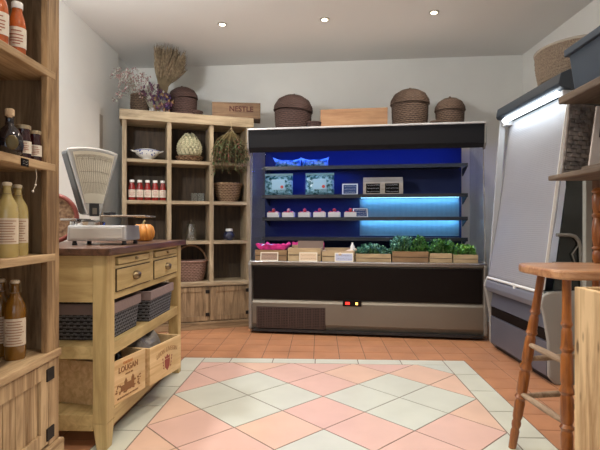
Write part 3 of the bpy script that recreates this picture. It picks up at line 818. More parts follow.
# leafy greens
def greens(label, s0, s1, z0_, H, cols, n, seed, cat='greens', name='leafy_greens', lw=.5, y0=.04, y1=.26):
    t = thing(name, label, cat, FG.p(s0, 0, z0_), FG.rz)
    rr = random.Random(seed); w_ = s1 - s0
    mbs = [MB() for _ in cols]; st = MB()
    for i in range(n):
        x = rr.uniform(.01, w_ - .01); y = rr.uniform(y0, y1)
        hh = H * (.45 + .55 * rr.random()) * (1 - .35 * abs(2 * x / w_ - 1) ** 2)
        top = Vector((x + rr.uniform(-.025, .025), y + rr.uniform(-.03, .02), hh))
        top.y = max(top.y, .03)
        st.tube([(x, y, 0), top], .0022, 4)
        for k in range(7):
            d = Vector((rr.gauss(0, .7), rr.gauss(0, .7), rr.uniform(-.25, 1)))
            mbs[rr.randrange(len(cols))].leaf(top + Vector((0, 0, rr.uniform(-.03, 0))), d, rr.uniform(.6, 1) * .04, .04 * lw, rr.uniform(-.5, .6))
    st.build('stalks', plain('green_stalk', (.12, .25, .08), .6), t)
    for k, m_ in enumerate(mbs): m_.build('leaves', plain(cols[k][0], cols[k][1], .5), t)
    return t
KL = [('kale_a', (.03, .13, .09)), ('kale_b', (.06, .22, .14)), ('kale_c', (.14, .32, .22))]
PL = [('parsley_a', (.02, .10, .02)), ('parsley_b', (.05, .20, .03)), ('parsley_c', (.12, .33, .05))]
greens('curly blue green kale heaped in the fourth produce box', 1.03, 1.35, .745, .12, KL, 120, 1)
greens('tall dark kale leaves heaped in the fifth produce box', 1.36, 1.55, .75, .20, KL, 110, 2)
greens('dark green leafy herbs at the right half of the brown produce box', 1.55, 1.70, .75, .19, PL, 90, 3)
greens('bushy parsley heaped in the second produce box from the right', 1.70, 1.93, .74, .175, PL, 120, 4)
greens('bright green herbs in the last produce box on the right', 1.93, 2.12, .74, .125, [('parsley_c', (.12, .33, .05)), ('herb_d', (.20, .40, .05)), ('parsley_b', (.05, .20, .03))], 90, 5)
# cards clipped on the front rail
for i, (a, nm, col) in enumerate(((.19, 'brown price card below the pink lined box', (.30, .20, .15)), (.57, 'cream price card below the second produce box', (.62, .47, .33)), (.91, 'white price card below the third produce box', (.42, .45, .60)))):
    chalk_card('price_card', nm, FG.p(a, -.004, .704), .175, .085, R(-12), False, 30 + i, field=plain(f'card_{i}', col, .7), group='price cards along the fridge rail', frame=CREAM, lines=2)

# -------- on top of the fridge (z 1.985)
ZF = 1.986
# stacked pair, lid askew
t = lidded('wide dark domed basket with a tilted lid at the left on top of the fridge', FG.p(.375, .30, ZF), .195, .22, .17, CANED, tilt=R(4))
o = cane_pot('shallow_basket', 'low dark woven basket tucked beside the wide domed basket', FG.p(.60, .22, ZF), [(.05, 0), (.06, .04), (.068, .085)], CANED, rows=5)
t = thing('wooden_crate', 'long plain reddish wooden crate between the baskets on top of the fridge', 'crate', FG.p(.635, .22, ZF), FG.rz)
CR2 = wood('orange_crate', (.21, .105, .048), (.33, .185, .095), 'x', rough=.7)
mb = MB(); mb.box((.03, 0, 0), (.69, .2, .01)); mb.box((.03, 0, .01), (.69, .012, .215)); mb.box((.03, .188, .01), (.69, .2, .215)); mb.box((.03, .012, .01), (.042, .188, .215)); mb.box((.678, .012, .01), (.69, .188, .215)); mb.build('box', CR2, t, bevel=.002)
CAN3 = speckle('tan_cane', [(.04, .023, .015), (.085, .05, .032), (.14, .09, .06)], 130)
lidded('tall brown lidded basket right of the wooden crate on top of the fridge', FG.p(1.545, .32, ZF), .185, .25, .155, CAN3)
lidded('smaller brown lidded basket at the right end of the fridge top', FG.p(1.925, .30, ZF), .14, .17, .13, CAN3)
o = cane_pot('shallow_basket', 'low brown woven dish between the two right lidded baskets', FG.p(1.775, .14, ZF), [(.045, 0), (.05, .03), (.052, .04)], CAN3, rows=3, rim=True)

# ================================================================== COUNTER
cn = thing('kitchen_island', 'yellow painted wooden counter with dark worktop, drawers and open shelves', 'counter', CN.p(0, 0), CN.rz)
CW, CL = .66, 1.19
mb = MB().box((-CW - .02, -.03, .908), (.03, CL + .03, .943)); mb.build('worktop', TOPW('y'), cn, bevel=.004)
def leg(x0, y0, x1, y1, tx, ty):
    mb = MB(); mb.box((x0, y0, .12), (x1, y1, .907))
    # tapered foot
    xa, xb = (x0 + tx, x1) if tx > 0 else (x0, x1 + tx)
    ya, yb = (y0 + ty, y1) if ty > 0 else (y0, y1 + ty)
    vs = [(xa, ya, 0), (xb, ya, 0), (xb, yb, 0), (xa, yb, 0), (x0, y0, .12), (x1, y0, .12), (x1, y1, .12), (x0, y1, .12)]
    mb.add(vs, [(0, 3, 2, 1), (0, 1, 5, 4), (1, 2, 6, 5), (2, 3, 7, 6), (3, 0, 4, 7)])
    mb.build('leg', YEL('z'), cn, bevel=.003)
leg(-.068, 0, 0, .085, .018, -.03); leg(-.068, CL - .07, 0, CL, .018, .02)
leg(-CW, 0, -CW + .068, .085, -.018, -.03); leg(-CW, CL - .07, -CW + .068, CL, -.018, .02)
# aprons
mb = MB(); mb.box((-CW + .068, .006, .687), (-.068, .03, .907)); mb.build('end_apron', YEL('x'), cn, bevel=.002)
mb = MB(); mb.box((-CW + .068, CL - .03, .687), (-.068, CL - .006, .907)); mb.build('end_apron', YEL('x'), cn, bevel=.002)
mb = MB(); mb.box((-.03, .085, .688), (-.005, CL - .07, .722)); mb.box((-.03, .085, .835), (-.005, CL - .07, .85)); mb.box((-.03, .085, .893), (-.005, CL - .07, .907)); mb.box((-.03, .57, .722), (-.005, .635, .835)); mb.box((-.03, .57, .85), (-.005, .635, .893)); mb.box((-.03, .085, .722), (-.005, .105, .893)); mb.box((-.03, CL - .09, .722), (-.005, CL - .07, .893))
mb.build('side_rail', YEL('y'), cn, bevel=.002)
mb = MB(); mb.box((-CW + .005, .085, .687), (-CW + .03, CL - .07, .907)); mb.build('back_apron', YEL('y'), cn)
for z0_, z1_ in ((.421, .481), (.085, .16)):
    mb = MB(); mb.box((-CW + .03, .03, z1_ - .02), (-.03, CL - .03, z1_)); mb.box((-.03, .085, z0_), (-.004, CL - .07, z1_)); mb.box((-CW + .068, .004, z0_), (-.068, .03, z1_)); mb.box((-CW + .068, CL - .03, z0_), (-.068, CL - .004, z1_)); mb.box((-CW + .004, .085, z0_), (-CW + .03, CL - .07, z1_))
    mb.build('shelf', YEL('y'), cn, bevel=.002)
mb = MB(); mb.box((-CW + .006, .088, .16), (-CW + .02, CL - .072, .421)); mb.box((-CW + .006, .088, .481), (-CW + .02, CL - .072, .687)); mb.build('back_board', wood('brown_back', (.16, .085, .03), (.30, .18, .08), 'y'), cn)
for y0_, y1_ in ((.109, .566), (.639, CL - .094)):
    mb = MB(); mb.box((-.40, y0_, .726), (.003, y1_, .831)); d = mb.build('drawer', YEL('y'), cn, bevel=.003)
    mb = MB(); mb.box((-.006, y0_ - .004, .7225), (.0005, y1_ + .004, .8345)); mb.build('shadow_gap', plain('gap_brown', (.05, .03, .012), .9), cn)
    ym = (y0_ + y1_) / 2
    mb = MB(); mb.lathe([(.036, 0), (.035, .012), (.026, .022), (.008, .026)], n=20, M=Matrix.Rotation(PI / 2, 4, 'Y') @ Matrix.Scale(.65, 4, (1, 0, 0)), c=(.003, ym, .782)); mb.tube([(.004, ym - .04, .787), (.022, ym - .03, .789), (.028, ym, .79), (.022, ym + .03, .789), (.004, ym + .04, .787)], .004, 6)
    mb.build('handle', BRASS, d, smooth=True)
    mb = MB(); mb.box((-.30, y0_ + .02, .855), (.001, y1_ - .02, .888)); s = mb.build('pull_out_board', YEL('y'), cn, bevel=.002)
    mb = MB(); mb.ball((.011, ym, .873), .009, 10, 6); mb.build('knob', BRASS, s, smooth=True)

# baskets on the counter shelf
GW = speckle('grey_wicker', [(.06, .06, .065), (.11, .11, .12), (.17, .17, .185)], 120, stretch=(1, 1, 1))
LIN = plain('basket_liner', (.25, .185, .175), .9, bump=.3, bscale=40)
def rect_weave(mb, x0, y0, x1, y1, h, inset=.014, cell=.018):
    def face(p, q, nx, ny):
        p = Vector(p); q = Vector(q); L = (q - p).length; n = int(L / (cell / 2)); m = int(h / (cell / 4)); vs = []
        cen = Vector(((x0 + x1) / 2, (y0 + y1) / 2))
        for j in range(m + 1):
            f = j / m
            for i in range(n + 1):
                b = p + (q - p) * i / n; c_ = b + (Vector((nx, ny)) * -inset * (1 - f))
                t_ = inset * (1 - f) * (1 - 2 * i / n); c_ = c_ + (q - p).normalized() * t_
                row = j // 4; bump = .0035 * abs(math.sin(PI * (j % 4) / 4)) * (.4 + .6 * ((i // 2 + row) % 2))
                if i in (0, n): bump = 0
                vs.append((c_.x + nx * bump, c_.y + ny * bump, f * h))
        f0 = len(mb.f)
        mb.add(vs, [(j * (n + 1) + i, j * (n + 1) + i + 1, (j + 1) * (n + 1) + i + 1, (j + 1) * (n + 1) + i) for j in range(m) for i in range(n)])
        for j in range(m):
            for i in range(n):
                if j % 4 == 0 or (j % 4 == 3 and (i // 2 + j // 4) % 2): mb.mi[f0 + j * n + i] = 1  # recessed faces darkened, shade painted into the weave
    face((x0, y0), (x1, y0), 0, -1); face((x1, y0), (x1, y1), 1, 0); face((x1, y1), (x0, y1), 0, 1); face((x0, y1), (x0, y0), -1, 0)
    i = inset; mb.add([(x0 + i, y0 + i, 0), (x1 - i, y0 + i, 0), (x1 - i, y1 - i, 0), (x0 + i, y1 - i, 0)], [(0, 1, 2, 3)])
def lined_basket2(label, y0_, L, x0_=-.03):
    t = thing('lined_basket', label, 'basket', CN.p(x0_, y0_, .481), CN.rz, 'grey lined baskets on the counter shelf')
    mb = MB(); rect_weave(mb, -.50, 0, 0, L, .165); mb.build('weave', [GW, plain('grey_shadow_gap', (.012, .012, .014), .95)], t)  # near-black second colour is painted shade between the strands
    e = .007; mb = MB(); z0_, z1_ = .128, .182
    mb.box((-.50 - e, -e, z0_), (e, -.0 + .004, z1_)); mb.box((-.50 - e, L - .004, z0_), (e, L + e, z1_)); mb.box((-.004, .004, z0_), (e, L - .004, z1_)); mb.box((-.50 - e, .004, z0_), (-.496, L - .004, z1_))
    mb.build('liner', LIN, t, bevel=.003)
lined_basket2('grey wicker basket with folded taupe liner nearer the camera on the counter shelf', .11, .37)
lined_basket2('grey wicker basket with taupe liner at the far end of the counter shelf', .565, .42, .002)

# wine crates
def wine_crate(label, x0_, y0_, L, h):
    t = thing('wine_crate', label, 'crate', CN.p(x0_, y0_, .16), CN.rz + R(-12), 'printed wooden wine crates under the counter')
    mb = MB(); D = .36
    mb.box((-D, 0, 0), (0, L, .01)); mb.box((-.012, 0, .01), (0, L, h)); mb.box((-D, 0, .01), (-D + .012, L, h)); mb.box((-D + .012, 0, .01), (-.012, .012, h)); mb.box((-D + .012, L - .012, .01), (-.012, L, h))
    mb.build('box', CRATE('y'), t, bevel=.002)
    return t
BR = plain('branding_brown', (.26, .12, .045), .9); RP = plain('branding_red', (.30, .07, .05), .9)
RX = (PI / 2, 0, PI / 2)
c1 = wine_crate('open wine crate branded with a chateau, nearer one on the bottom counter shelf', -.02, .10, .29, .215)
text_obj('branding', 'CHATEAU', .018, plain('branding_orange', (.5, .2, .06), .9), c1, (.0008, .13, .190), RX, bold=.0006)
text_obj('branding', 'LOUGAN', .040, BR, c1, (.0008, .135, .160), RX, bold=.001)
text_obj('branding', 'GRAND VIN', .012, BR, c1, (.0008, .14, .130), RX)
text_obj('branding', 'MIS EN BOUTEILLE AU CHATEAU', .012, BR, c1, (.0008, .13, .022), RX)
mb = MB()  # engraved chateau among trees
mb.prism([(.07, .05), (.07, .08), (.10, .08), (.10, .095), (.112, .112), (.124, .095), (.124, .085), (.16, .085), (.16, .10), (.172, .114), (.184, .10), (.184, .05)], 'x', .0003, .0013)
rr = random.Random(2)
for i in range(44):
    y = rr.uniform(.03, .24); z = rr.uniform(.042, .095 if (y < .07 or y > .19) else .056); r = rr.uniform(.005, .010)
    mb.prism([(y + r * math.cos(k * PI / 3), z + r * .6 * math.sin(k * PI / 3)) for k in range(6)], 'x', .0002, .0011)
mb.build('engraving', BR, c1)
c2 = wine_crate('wine crate with arched lettering over a red crest, farther one on the bottom counter shelf', .055, .412, .35, .205)
text_obj('branding', 'LEON LIVEGIN', .036, plain('branding_faint', (.42, .24, .11), .9), c2, (.0008, .185, .155), RX, arc=1.6, bold=.0006)
mb = MB()
K = -.08
mb.prism([(.235+K, .10), (.24+K, .055), (.265+K, .032), (.29+K, .055), (.295+K, .10)], 'x', .0003, .0013)
mb.prism([(.24+K, .104), (.235+K, .122), (.25+K, .113), (.265+K, .128), (.28+K, .113), (.295+K, .122), (.29+K, .104)], 'x', .0003, .0013)
for k in (-1, 1):
    for j in range(4): mb.prism([(.265+K + k * (.034 + .004 * j), .045 + j * .018), (.265+K + k * (.046 + .004 * j), .055 + j * .018), (.265+K + k * (.036 + .004 * j), .061 + j * .018)], 'x', .0003, .0013)
mb.build('crest', RP, c2)
# crumpled grey bag in far crate, dark bottle in the near one
mb = MB()
n = 20; vs = []
for j in range(n + 1):
    for i in range(n + 1):
        u, v = i / n - .5, j / n - .5
        d = max(0, 1 - (2 * u) ** 4) * max(0, 1 - (2 * v) ** 4)
        vs.append((u * .30, v * .31, .01 + .225 * d ** .5 * (1 + .25 * mnoise.noise(Vector((u * 5, v * 7, 1))))))
mb.add(vs, [(j * (n + 1) + i, j * (n + 1) + i + 1, (j + 1) * (n + 1) + i + 1, (j + 1) * (n + 1) + i) for j in range(n) for i in range(n)])
o = mb.build('crumpled_bag', plain('grey_plastic', (.17, .15, .13), .35, bump=.5, bscale=20), None, loc=CN.p(-.112, .612, .171), rot=(0, 0, CN.rz + R(-12)), solid=.002); tag(o, 'crumpled grey plastic bag bulging out of the far wine crate', 'bag')
for i, (x, y) in enumerate(((-.09, .19), (-.07, .29))):
    o = MB().lathe([(.035, 0), (.038, .01), (.038, .15), (.015, .19), (.014, .235), (.016, .238), (.014, .245)], n=18).build('wine_bottle', plain('bottle_black', (.012, .012, .02), .12, coat=.4), None, smooth=True, loc=CN.p(x, y, .171))
    tag(o, ['dark bottle nearer the leg in the near wine crate', 'dark bottle standing behind the other in the near wine crate'][i], 'bottle', 'dark bottles in the near wine crate')

# ------------------------------------------------------------------ weighing scale on the worktop (z .943)
sc_loc = CN.p(-.195, .42, .943)
ENA = plain('scale_enamel', (.50, .50, .50), .28, .25)
CHR = plain('chrome', (.62, .62, .62), .15, 1.)
sc = thing('weighing_scale', 'vintage grey counter scale with a fan shaped dial on the worktop', 'scale', sc_loc, R(3))
mb = MB(); mb.prism([(-.16, .022), (-.155, .105), (.145, .105), (.15, .022)], 'y', -.13, .13); mb.build('base', ENA, sc, bevel=.008)
mb = MB().box((-.14, -.134, .035), (.13, -.1305, .092)); mb.build('front_plate', plain('brushed_plate', (.62, .62, .60), .35, .5, var=.1), sc, bevel=.002)
for x in (-.13, .13):
    for y in (-.10, .10): MB().lathe([(.012, 0), (.014, .004), (.009, .023)], c=(x, y, 0), n=12).build('foot', DARK, sc, smooth=True)
mb = MB(); mb.lathe([(.09, 0), (.085, .02), (.055, .03)], c=(-.095, 0, .105), n=24, sy=.9); mb.build('neck', CHR, sc, smooth=True)
# fan head
DIALR = (0, 0, R(46)); DIALP = (-.095, 0, 0)
def fan(r0, r1, a, z0_, cx, n=16, tl=0.):
    pts = []
    for i in range(n + 1):
        t_ = -a + 2 * a * i / n; pts.append((cx + r1 * math.sin(t_), z0_ + r1 * math.cos(t_)))
    pts.append((cx + r0 * math.sin(a), z0_ + r0 * math.cos(a) * .96)); pts.append((cx - r0 * math.sin(a), z0_ + r0 * math.cos(a) * .96))
    return pts
cx, zb = -.0, .04
mb = MB(); mb.prism(fan(.135, .485, R(16.5), zb, cx), 'y', -.045, .045); h_ = mb.build('dial_housing', plain('housing_dark', (.055, .058, .06), .3, .4), sc, bevel=.016)
h_.rotation_euler = DIALR; h_.location = DIALP
mb = MB(); mb.prism(fan(.13, .492, R(17), zb, cx), 'y', -.065, -.045); d_ = mb.build('dial_bezel', plain('bezel_metal', (.55, .55, .54), .25, .6), sc, bevel=.009); d_.rotation_euler = DIALR; d_.location = DIALP
mb = MB(); mb.prism(fan(.20, .468, R(14.2), zb, cx), 'y', -.068, -.0655); f_ = mb.build('dial_face', plain('dial_paper', (.52, .50, .42), .35, var=.1), sc); f_.rotation_euler = DIALR; f_.location = DIALP
mb = MB()
for i in range(31):
    t_ = R(-13 + i * .867); r1 = .452; r0 = .436 if i % 5 else .42
    for (ra, rb, wd) in ((r0, r1, .0011),) + (((.24, .43, .0005),) if i % 2 == 0 else ()):
        e = Vector((math.sin(t_), math.cos(t_))); n_ = Vector((e.y, -e.x)) * wd
        A, B = Vector((cx, zb)) + e * ra, Vector((cx, zb)) + e * rb
        mb.prism([tuple(A - n_), tuple(A + n_), tuple(B + n_), tuple(B - n_)], 'y', -.0695, -.0682)
for rr_ in (.43, .36, .30):
    mb.tube([(cx + rr_ * math.sin(R(-13 + i * 2.6)), -.069, zb + rr_ * math.cos(R(-13 + i * 2.6))) for i in range(11)], .0008, 4)
mb.build('dial_graduations', plain('dial_ink', (.24, .22, .18), .6), f_)
mb = MB().box((cx - .026, -.0705, .155), (cx + .026, -.0655, .225)); o = mb.build('maker_plate', DARK, sc); o.rotation_euler = DIALR; o.location = DIALP
mb = MB().box((cx - .012, -.072, .165), (cx + .012, -.0705, .2)); o2 = mb.build('plate_window', METAL, sc); o2.rotation_euler = DIALR; o2.location = DIALP
# platform arm
mb = MB(); mb.lathe([(.02, .105), (.016, .15)], c=(.10, 0, 0), n=14); mb.build('platform_post', METAL, sc, smooth=True)
mb = MB(); mb.box((.01, -.11, .150), (.245, .11, .160)); mb.build('weighing_platform', CHR, sc, bevel=.003)
mb = MB().box((.02, -.10, .161), (.06, -.02, .178)); mb.build('poise', DARK, sc, bevel=.004)
mb = MB(); mb.lathe([(.018, .105), (.016, .13)], c=(-.16, -.05, 0), n=14); mb.box((-.205, -.10, .130), (-.12, .10, .142)); mb.build('weight_pan', CHR, sc, bevel=.002)

# round basket with red rim behind the scale
t = thing('round_basket', 'round brown basket with a red padded hoop standing left of the scale', 'basket', CN.p(-.525, .50, .944), R(8), rot=None)
Mx = Matrix.Rotation(PI / 2, 4, 'X') 
mb = MB(); woven(mb, [(.04, -.04), (.095, -.035), (.12, .03), (.125, .09)], n=60, rows=12, amp=.005, k=18, c=(0, .03, .145), M=Mx); mb.build('weave', [CANE, GAPC], t, smooth=True)
mb = MB(); mb.tube([(.131 * math.cos(2 * PI * i / 48), -.055, .145 + .131 * math.sin(2 * PI * i / 48)) for i in range(48)], .013, 10, closed=True); mb.build('hoop', plain('red_leather', (.22, .045, .03), .5), t, smooth=True)

# pumpkin
t = thing('pumpkin', 'small ribbed orange pumpkin on the worktop right of the scale', 'pumpkin', CN.p(-.165, .90, .943), R(20))
def rib(a, j, r): return -.10 * r * (abs(math.cos(a * 5)) ** .5 * -1 + 1) 
prof = [(.012, .012), (.035, .002), (.055, .006), (.072, .03), (.076, .062), (.066, .095), (.045, .112), (.02, .110), (.01, .104)]
mb = MB(); mb.lathe(prof, n=70, fn=lambda a, j, r: -.13 * r * (1 - abs(math.sin(a * 5)) ** .6)); mb.build('flesh', plain('pumpkin_skin', (.50, .20, .035), .45, var=.25, vscale=12), t, smooth=True)
mb = MB(); mb.tube([(0, 0, .10), (.003, 0, .125), (.012, .003, .138)], [.009, .006, .008], 8); mb.build('stem', plain('pumpkin_stem', (.22, .17, .07), .8), t, smooth=True)

# ================================================================== LEFT BOOKCASE
bk = thing('pantry_bookcase', 'golden pine bookcase with a cupboard door at the left edge', 'bookcase', (-1.0, 1.95, 0))
BD, BL = .42, .98
mb = MB().box((-BD, -.028, .17), (-.004, 0, 2.3)); mb.build('side_panel', OLD('z'), bk)
mb = MB().box((-BD, -BL, .17), (-.004, -BL + .028, 2.3)); mb.build('side_panel', OLD('z'), bk)
mb = MB().box((-BD - .015, -BL, .17), (-BD, 0, 2.3)); mb.build('back_panel', PINE('z'), bk)
mb = MB().box((-.026, -.09, .5), (0, .003, 2.3)); mb.build('stile', PINE('z'), bk, bevel=.003)
mb = MB().box((-BD, -BL, 2.3), (.02, .02, 2.34)); mb.build('top_board', PINE('y'), bk)
for z in (1.67, 1.297, .934):
    mb = MB().box((-BD, -BL + .028, z - .03), (.002, -.03, z)); mb.build('shelf', PINES('y'), bk, bevel=.003)
mb = MB().box((-BD, -BL, .512), (.012, -.0, .542)); mb.build('shelf', PINES('y'), bk, bevel=.004)
mb = MB().box((-.03, -.075, .17), (-.001, 0, .511)); mb.build('stile', PINES('z'), bk, bevel=.002)
mb = MB(); y0_, y1_ = -.62, -.078
mb.box((-.028, y0_, .445), (-.001, y1_, .505)); mb.box((-.028, y0_, .18), (-.001, y1_, .235)); mb.box((-.028, y1_ - .055, .235), (-.001, y1_, .445)); mb.box((-.028, y0_, .235), (-.001, y0_ + .055, .445))
for k in range(6): a = y0_ + .057 + k * .0715; mb.box((-.022, a, .235), (-.012, a + .068, .445))
d = mb.build('door', PINES('z'), bk, bevel=.002)
for z in (.43, .195): MB().box((-.001, y1_ - .018, z), (.004, y1_ + .035, z + .048)).build('hinge', IRON, d)
mb = MB().box((-BD, -BL, 0), (.018, .012, .168)); mb.build('plinth', PINES('y'), bk, bevel=.006)
mb = MB().box((-BD, -BL, .17), (-.035, -.03, .19)); mb.build('bottom_board', PINES('y'), bk)

SAU = plain('orange_sauce', (.46, .10, .02), .15, var=.2, vscale=50, coat=.6)
jar_proto('orange red sauce bottle with white cap, leftmost on the top pine shelf', (-1.045, 1.63, 1.67), SAU, WHITE, .215, .030, 'orange sauce bottles on the top pine shelf', name='sauce_bottle', neck=.6, rotz=R(25))
jar_proto('orange red sauce bottle with white cap, right one on the top pine shelf', (-1.05, 1.745, 1.67), SAU, WHITE, .205, .029, 'orange sauce bottles on the top pine shelf', name='sauce_bottle', neck=.6, rotz=R(25))
# round dark bottle with cork and oval medallion
t = thing('round_bottle', 'squat black flask with a cork stopper and oval label on the bookcase shelf', 'bottle', (-1.05, 1.70, 1.298), R(30))
BLK = plain('black_glass', (.012, .009, .012), .1, coat=.6)
mb = MB(); mb.lathe([(.025, 0), (.04, .012), (.045, .04), (.042, .07), (.028, .098), (.014, .112), (.013, .14), (.016, .143)], n=28, sy=.62); mb.build('glass_body', BLK, t, smooth=True)
mb = MB(); mb.lathe([(.011, .14), (.011, .146), (.0155, .147), (.0155, .168), (.013, .172)], n=16); mb.build('cork', plain('cork', (.62, .45, .28), .9), t, smooth=True)
mb = MB(); mb.ball((.008, -.026, .048), .021, 20, 8, (1, .22, 1.25)); md_ = mb.build('medallion', plain('bronze_label', (.11, .085, .035), .4, .4), t, smooth=True)
JD = plain('dark_jam', (.035, .006, .008), .12, coat=.5)
jar_proto('dark jam jar with pale lid beside the black flask', (-1.045, 1.775, 1.298), JD, plain('jar_lid_gold', (.42, .34, .22), .4, .4), .128, .0265, 'dark jam jars on the bookcase', name='jam_jar', neck=.88, rotz=R(25))
jar_proto('dark jam jar with pale lid nearest the pine stile', (-1.04, 1.842, 1.298), JD, plain('jar_lid_gold', (.42, .34, .22), .4, .4), .12, .0245, 'dark jam jars on the bookcase', name='jam_jar', neck=.88, rotz=R(25))
t = thing('shelf_label', 'tiny black price ticket on the shelf edge below the jars', 'label', (-.9965, 1.70, 1.262), PI / 2)
mb = MB().box((-.022, -.003, 0), (.022, 0, .028)); mb.build('card', BLACKP, t)
mb = MB()
for z in (.008, .017): mb.tube([(-.015, -.0035, z), (-.005, -.0035, z + .003), (.004, -.0035, z - .002), (.014, -.0035, z + .002)], .0008, 4)
mb.build('writing', METALG, t)
# hanging string of beads
t = thing('string_pendant', 'thin pale string with a small bead hanging from the bookcase shelf', 'string', (-.992, 1.765, 1.262))
mb = MB(); mb.tube([(0, 0, 0), (.001, .004, -.03), (.0, -.002, -.062)], .0012, 5); mb.tube([(.0, -.002, -.062), (.001, -.02, -.085)], .001, 4); mb.build('string', plain('pale_string', (.6, .52, .4), .9), t)
MB().ball((.0, -.002, -.062), .004, 8, 5).build('bead', CREAM, t, smooth=True); MB().ball((.001, -.021, -.087), .0045, 8, 5).build('bead', CREAM, t, smooth=True)

# swing-top lemonade / juice bottles
def swing(label, loc, col, h=.28, r=.037, group=None, lw=1., rotz=R(25)):
    t = thing('swing_top_bottle', label, 'bottle', loc, rotz, group)
    mb = MB(); mb.lathe([(r * .93, 0), (r, .008), (r, h * .60), (r * .9, h * .70), (r * .5, h * .80), (.0135, h * .86), (.0125, h * .93), (.015, h * .935), (.015, h * .95)], n=26); mb.build('glass_body', col, t, smooth=True)
    mb = MB(); mb.lathe([(.013, h * .951), (.0155, h * .965), (.0155, h * .99), (.01, h)], n=16); s = mb.build('stopper', plain('porcelain', (.70, .62, .48), .3), t, smooth=True)
    mb = MB(); mb.tube([(-.016, 0, h * .92), (-.019, 0, h * .96), (-.006, 0, h * 1.0), (.006, 0, h * 1.0), (.019, 0, h * .96), (.016, 0, h * .92)], .0012, 5); mb.tube([(.016, -.002, h * .92), (.022, -.01, h * .86), (.012, -.022, h * .84), (-.012, -.022, h * .84), (-.022, -.01, h * .86), (-.016, -.002, h * .92)], .0012, 5)
    mb.build('wire_bail', BRASS, s)
    mb = MB(); n = 16; vs = []
    for i in range(n + 1):
        a = R(-90 - 75 + 150 * i / n)
        for z in (h * .18, h * .52): vs.append(((r + .001) * math.cos(a), (r + .001) * math.sin(a), z))
    mb.add(vs, [(2 * i, 2 * i + 2, 2 * i + 3, 2 * i + 1) for i in range(n)]); lo = mb.build('label', plain('printed_label', (.62, .52, .40), .8), t)
    mb = MB()
    rr = random.Random(int(h * 1000))
    for j in range(9):
        z = h * (.205 + .034 * j); w_ = rr.uniform(.5, 1.0); vs = []
        for i in range(9):
            a = R(-90) + (i - 4) / 4 * w_
            for dz in (0, h * .010): vs.append(((r + .002) * math.cos(a), (r + .002) * math.sin(a), z + dz))
        mb.add(vs, [(2 * i, 2 * i + 2, 2 * i + 3, 2 * i + 1) for i in range(8)])
    mb.build('print', plain('brown_print', (.30, .14, .08), .8), lo)
    return t
LEM = plain('cloudy_lemonade', (.46, .36, .14), .12, var=.08, coat=.6)
APL = plain('amber_juice', (.19, .085, .010), .1, var=.1, coat=.6)
swing('bottle of cloudy yellow lemonade at the left edge on the middle pine shelf', (-1.05, 1.685, .934), LEM, .27, .037, 'lemonade bottles')
swing('bottle of cloudy yellow lemonade, right and behind on the middle pine shelf', (-1.075, 1.79, .934), LEM, .27, .036, 'lemonade bottles')
swing('amber juice bottle with swing top in front on the lowest bookcase shelf', (-1.085, 1.79, .542), APL, .30, .037, 'amber juice bottles')
swing('amber juice bottle at the far left behind another on the lowest bookcase shelf', (-1.165, 1.83, .542), APL, .30, .037, 'amber juice bottles')

# ================================================================== RIGHT FRIDGE WITH NIGHT BLIND
f2 = thing('covered_display_fridge', 'second display fridge on the right wall with its grey night blind pulled down', 'fridge', (1.63, 3.08, 0))
LG = plain('light_grey_plastic', (.42, .42, .43), .4); BG = plain('blue_grey_panel', (.12, .125, .155), .45, .2)
L2 = .97
def xz(poly, a, b): return MB().prism(poly, 'y', a, b)
xz([(.05, .0), (.05, .03), (.0, .05), (.0, .275), (.03, .28), (.03, .355), (.0, .36), (.02, .49), (.70, .49), (.70, 0)], .03, L2 - .03).build('base', BG, f2, bevel=.003)
xz([(.045, .0), (.045, .028), (.70, .028), (.70, .0)], .01, L2 - .01).build('kick_plate', DARK, f2)
mb = MB().box((.004, .035, .283), (.0295, L2 - .035, .352)); mb.build('vent_slot', BLACKP, f2)
mb = MB(); mb.prism([(-.03, .49), (-.045, .53), (-.035, .575), (.0, .59), (.08, .59), (.08, .49)], 'y', .02, L2 - .02); mb.build('bumper', plain('blue_grey_light', (.21, .215, .255), .35, .2), f2, bevel=.006)
mb = MB(); mb.tube([(-.02, .04, .60), (-.02, L2 - .02, .60)], .011, 10); mb.build('blind_rail', WHITE, f2, smooth=True)
mb = MB(); mb.box((-.034, .42, .565), (-.008, .45, .61)); mb.build('rail_clip', WHITE, f2, bevel=.003)
endp = [(.045, 0), (.0, .05), (-.005, .28), (-.035, .46), (-.055, .53), (-.04, .585), (.0, .61), (.10, .62), (.72, .62), (.72, 0)]
xz(endp, -.005, .028).build('end_cap', plain('end_cap_grey', (.30, .29, .27), .45), f2, bevel=.012)
xz(endp, L2 - .028, L2 + .005).build('end_cap', plain('end_cap_grey', (.30, .29, .27), .45), f2, bevel=.012)
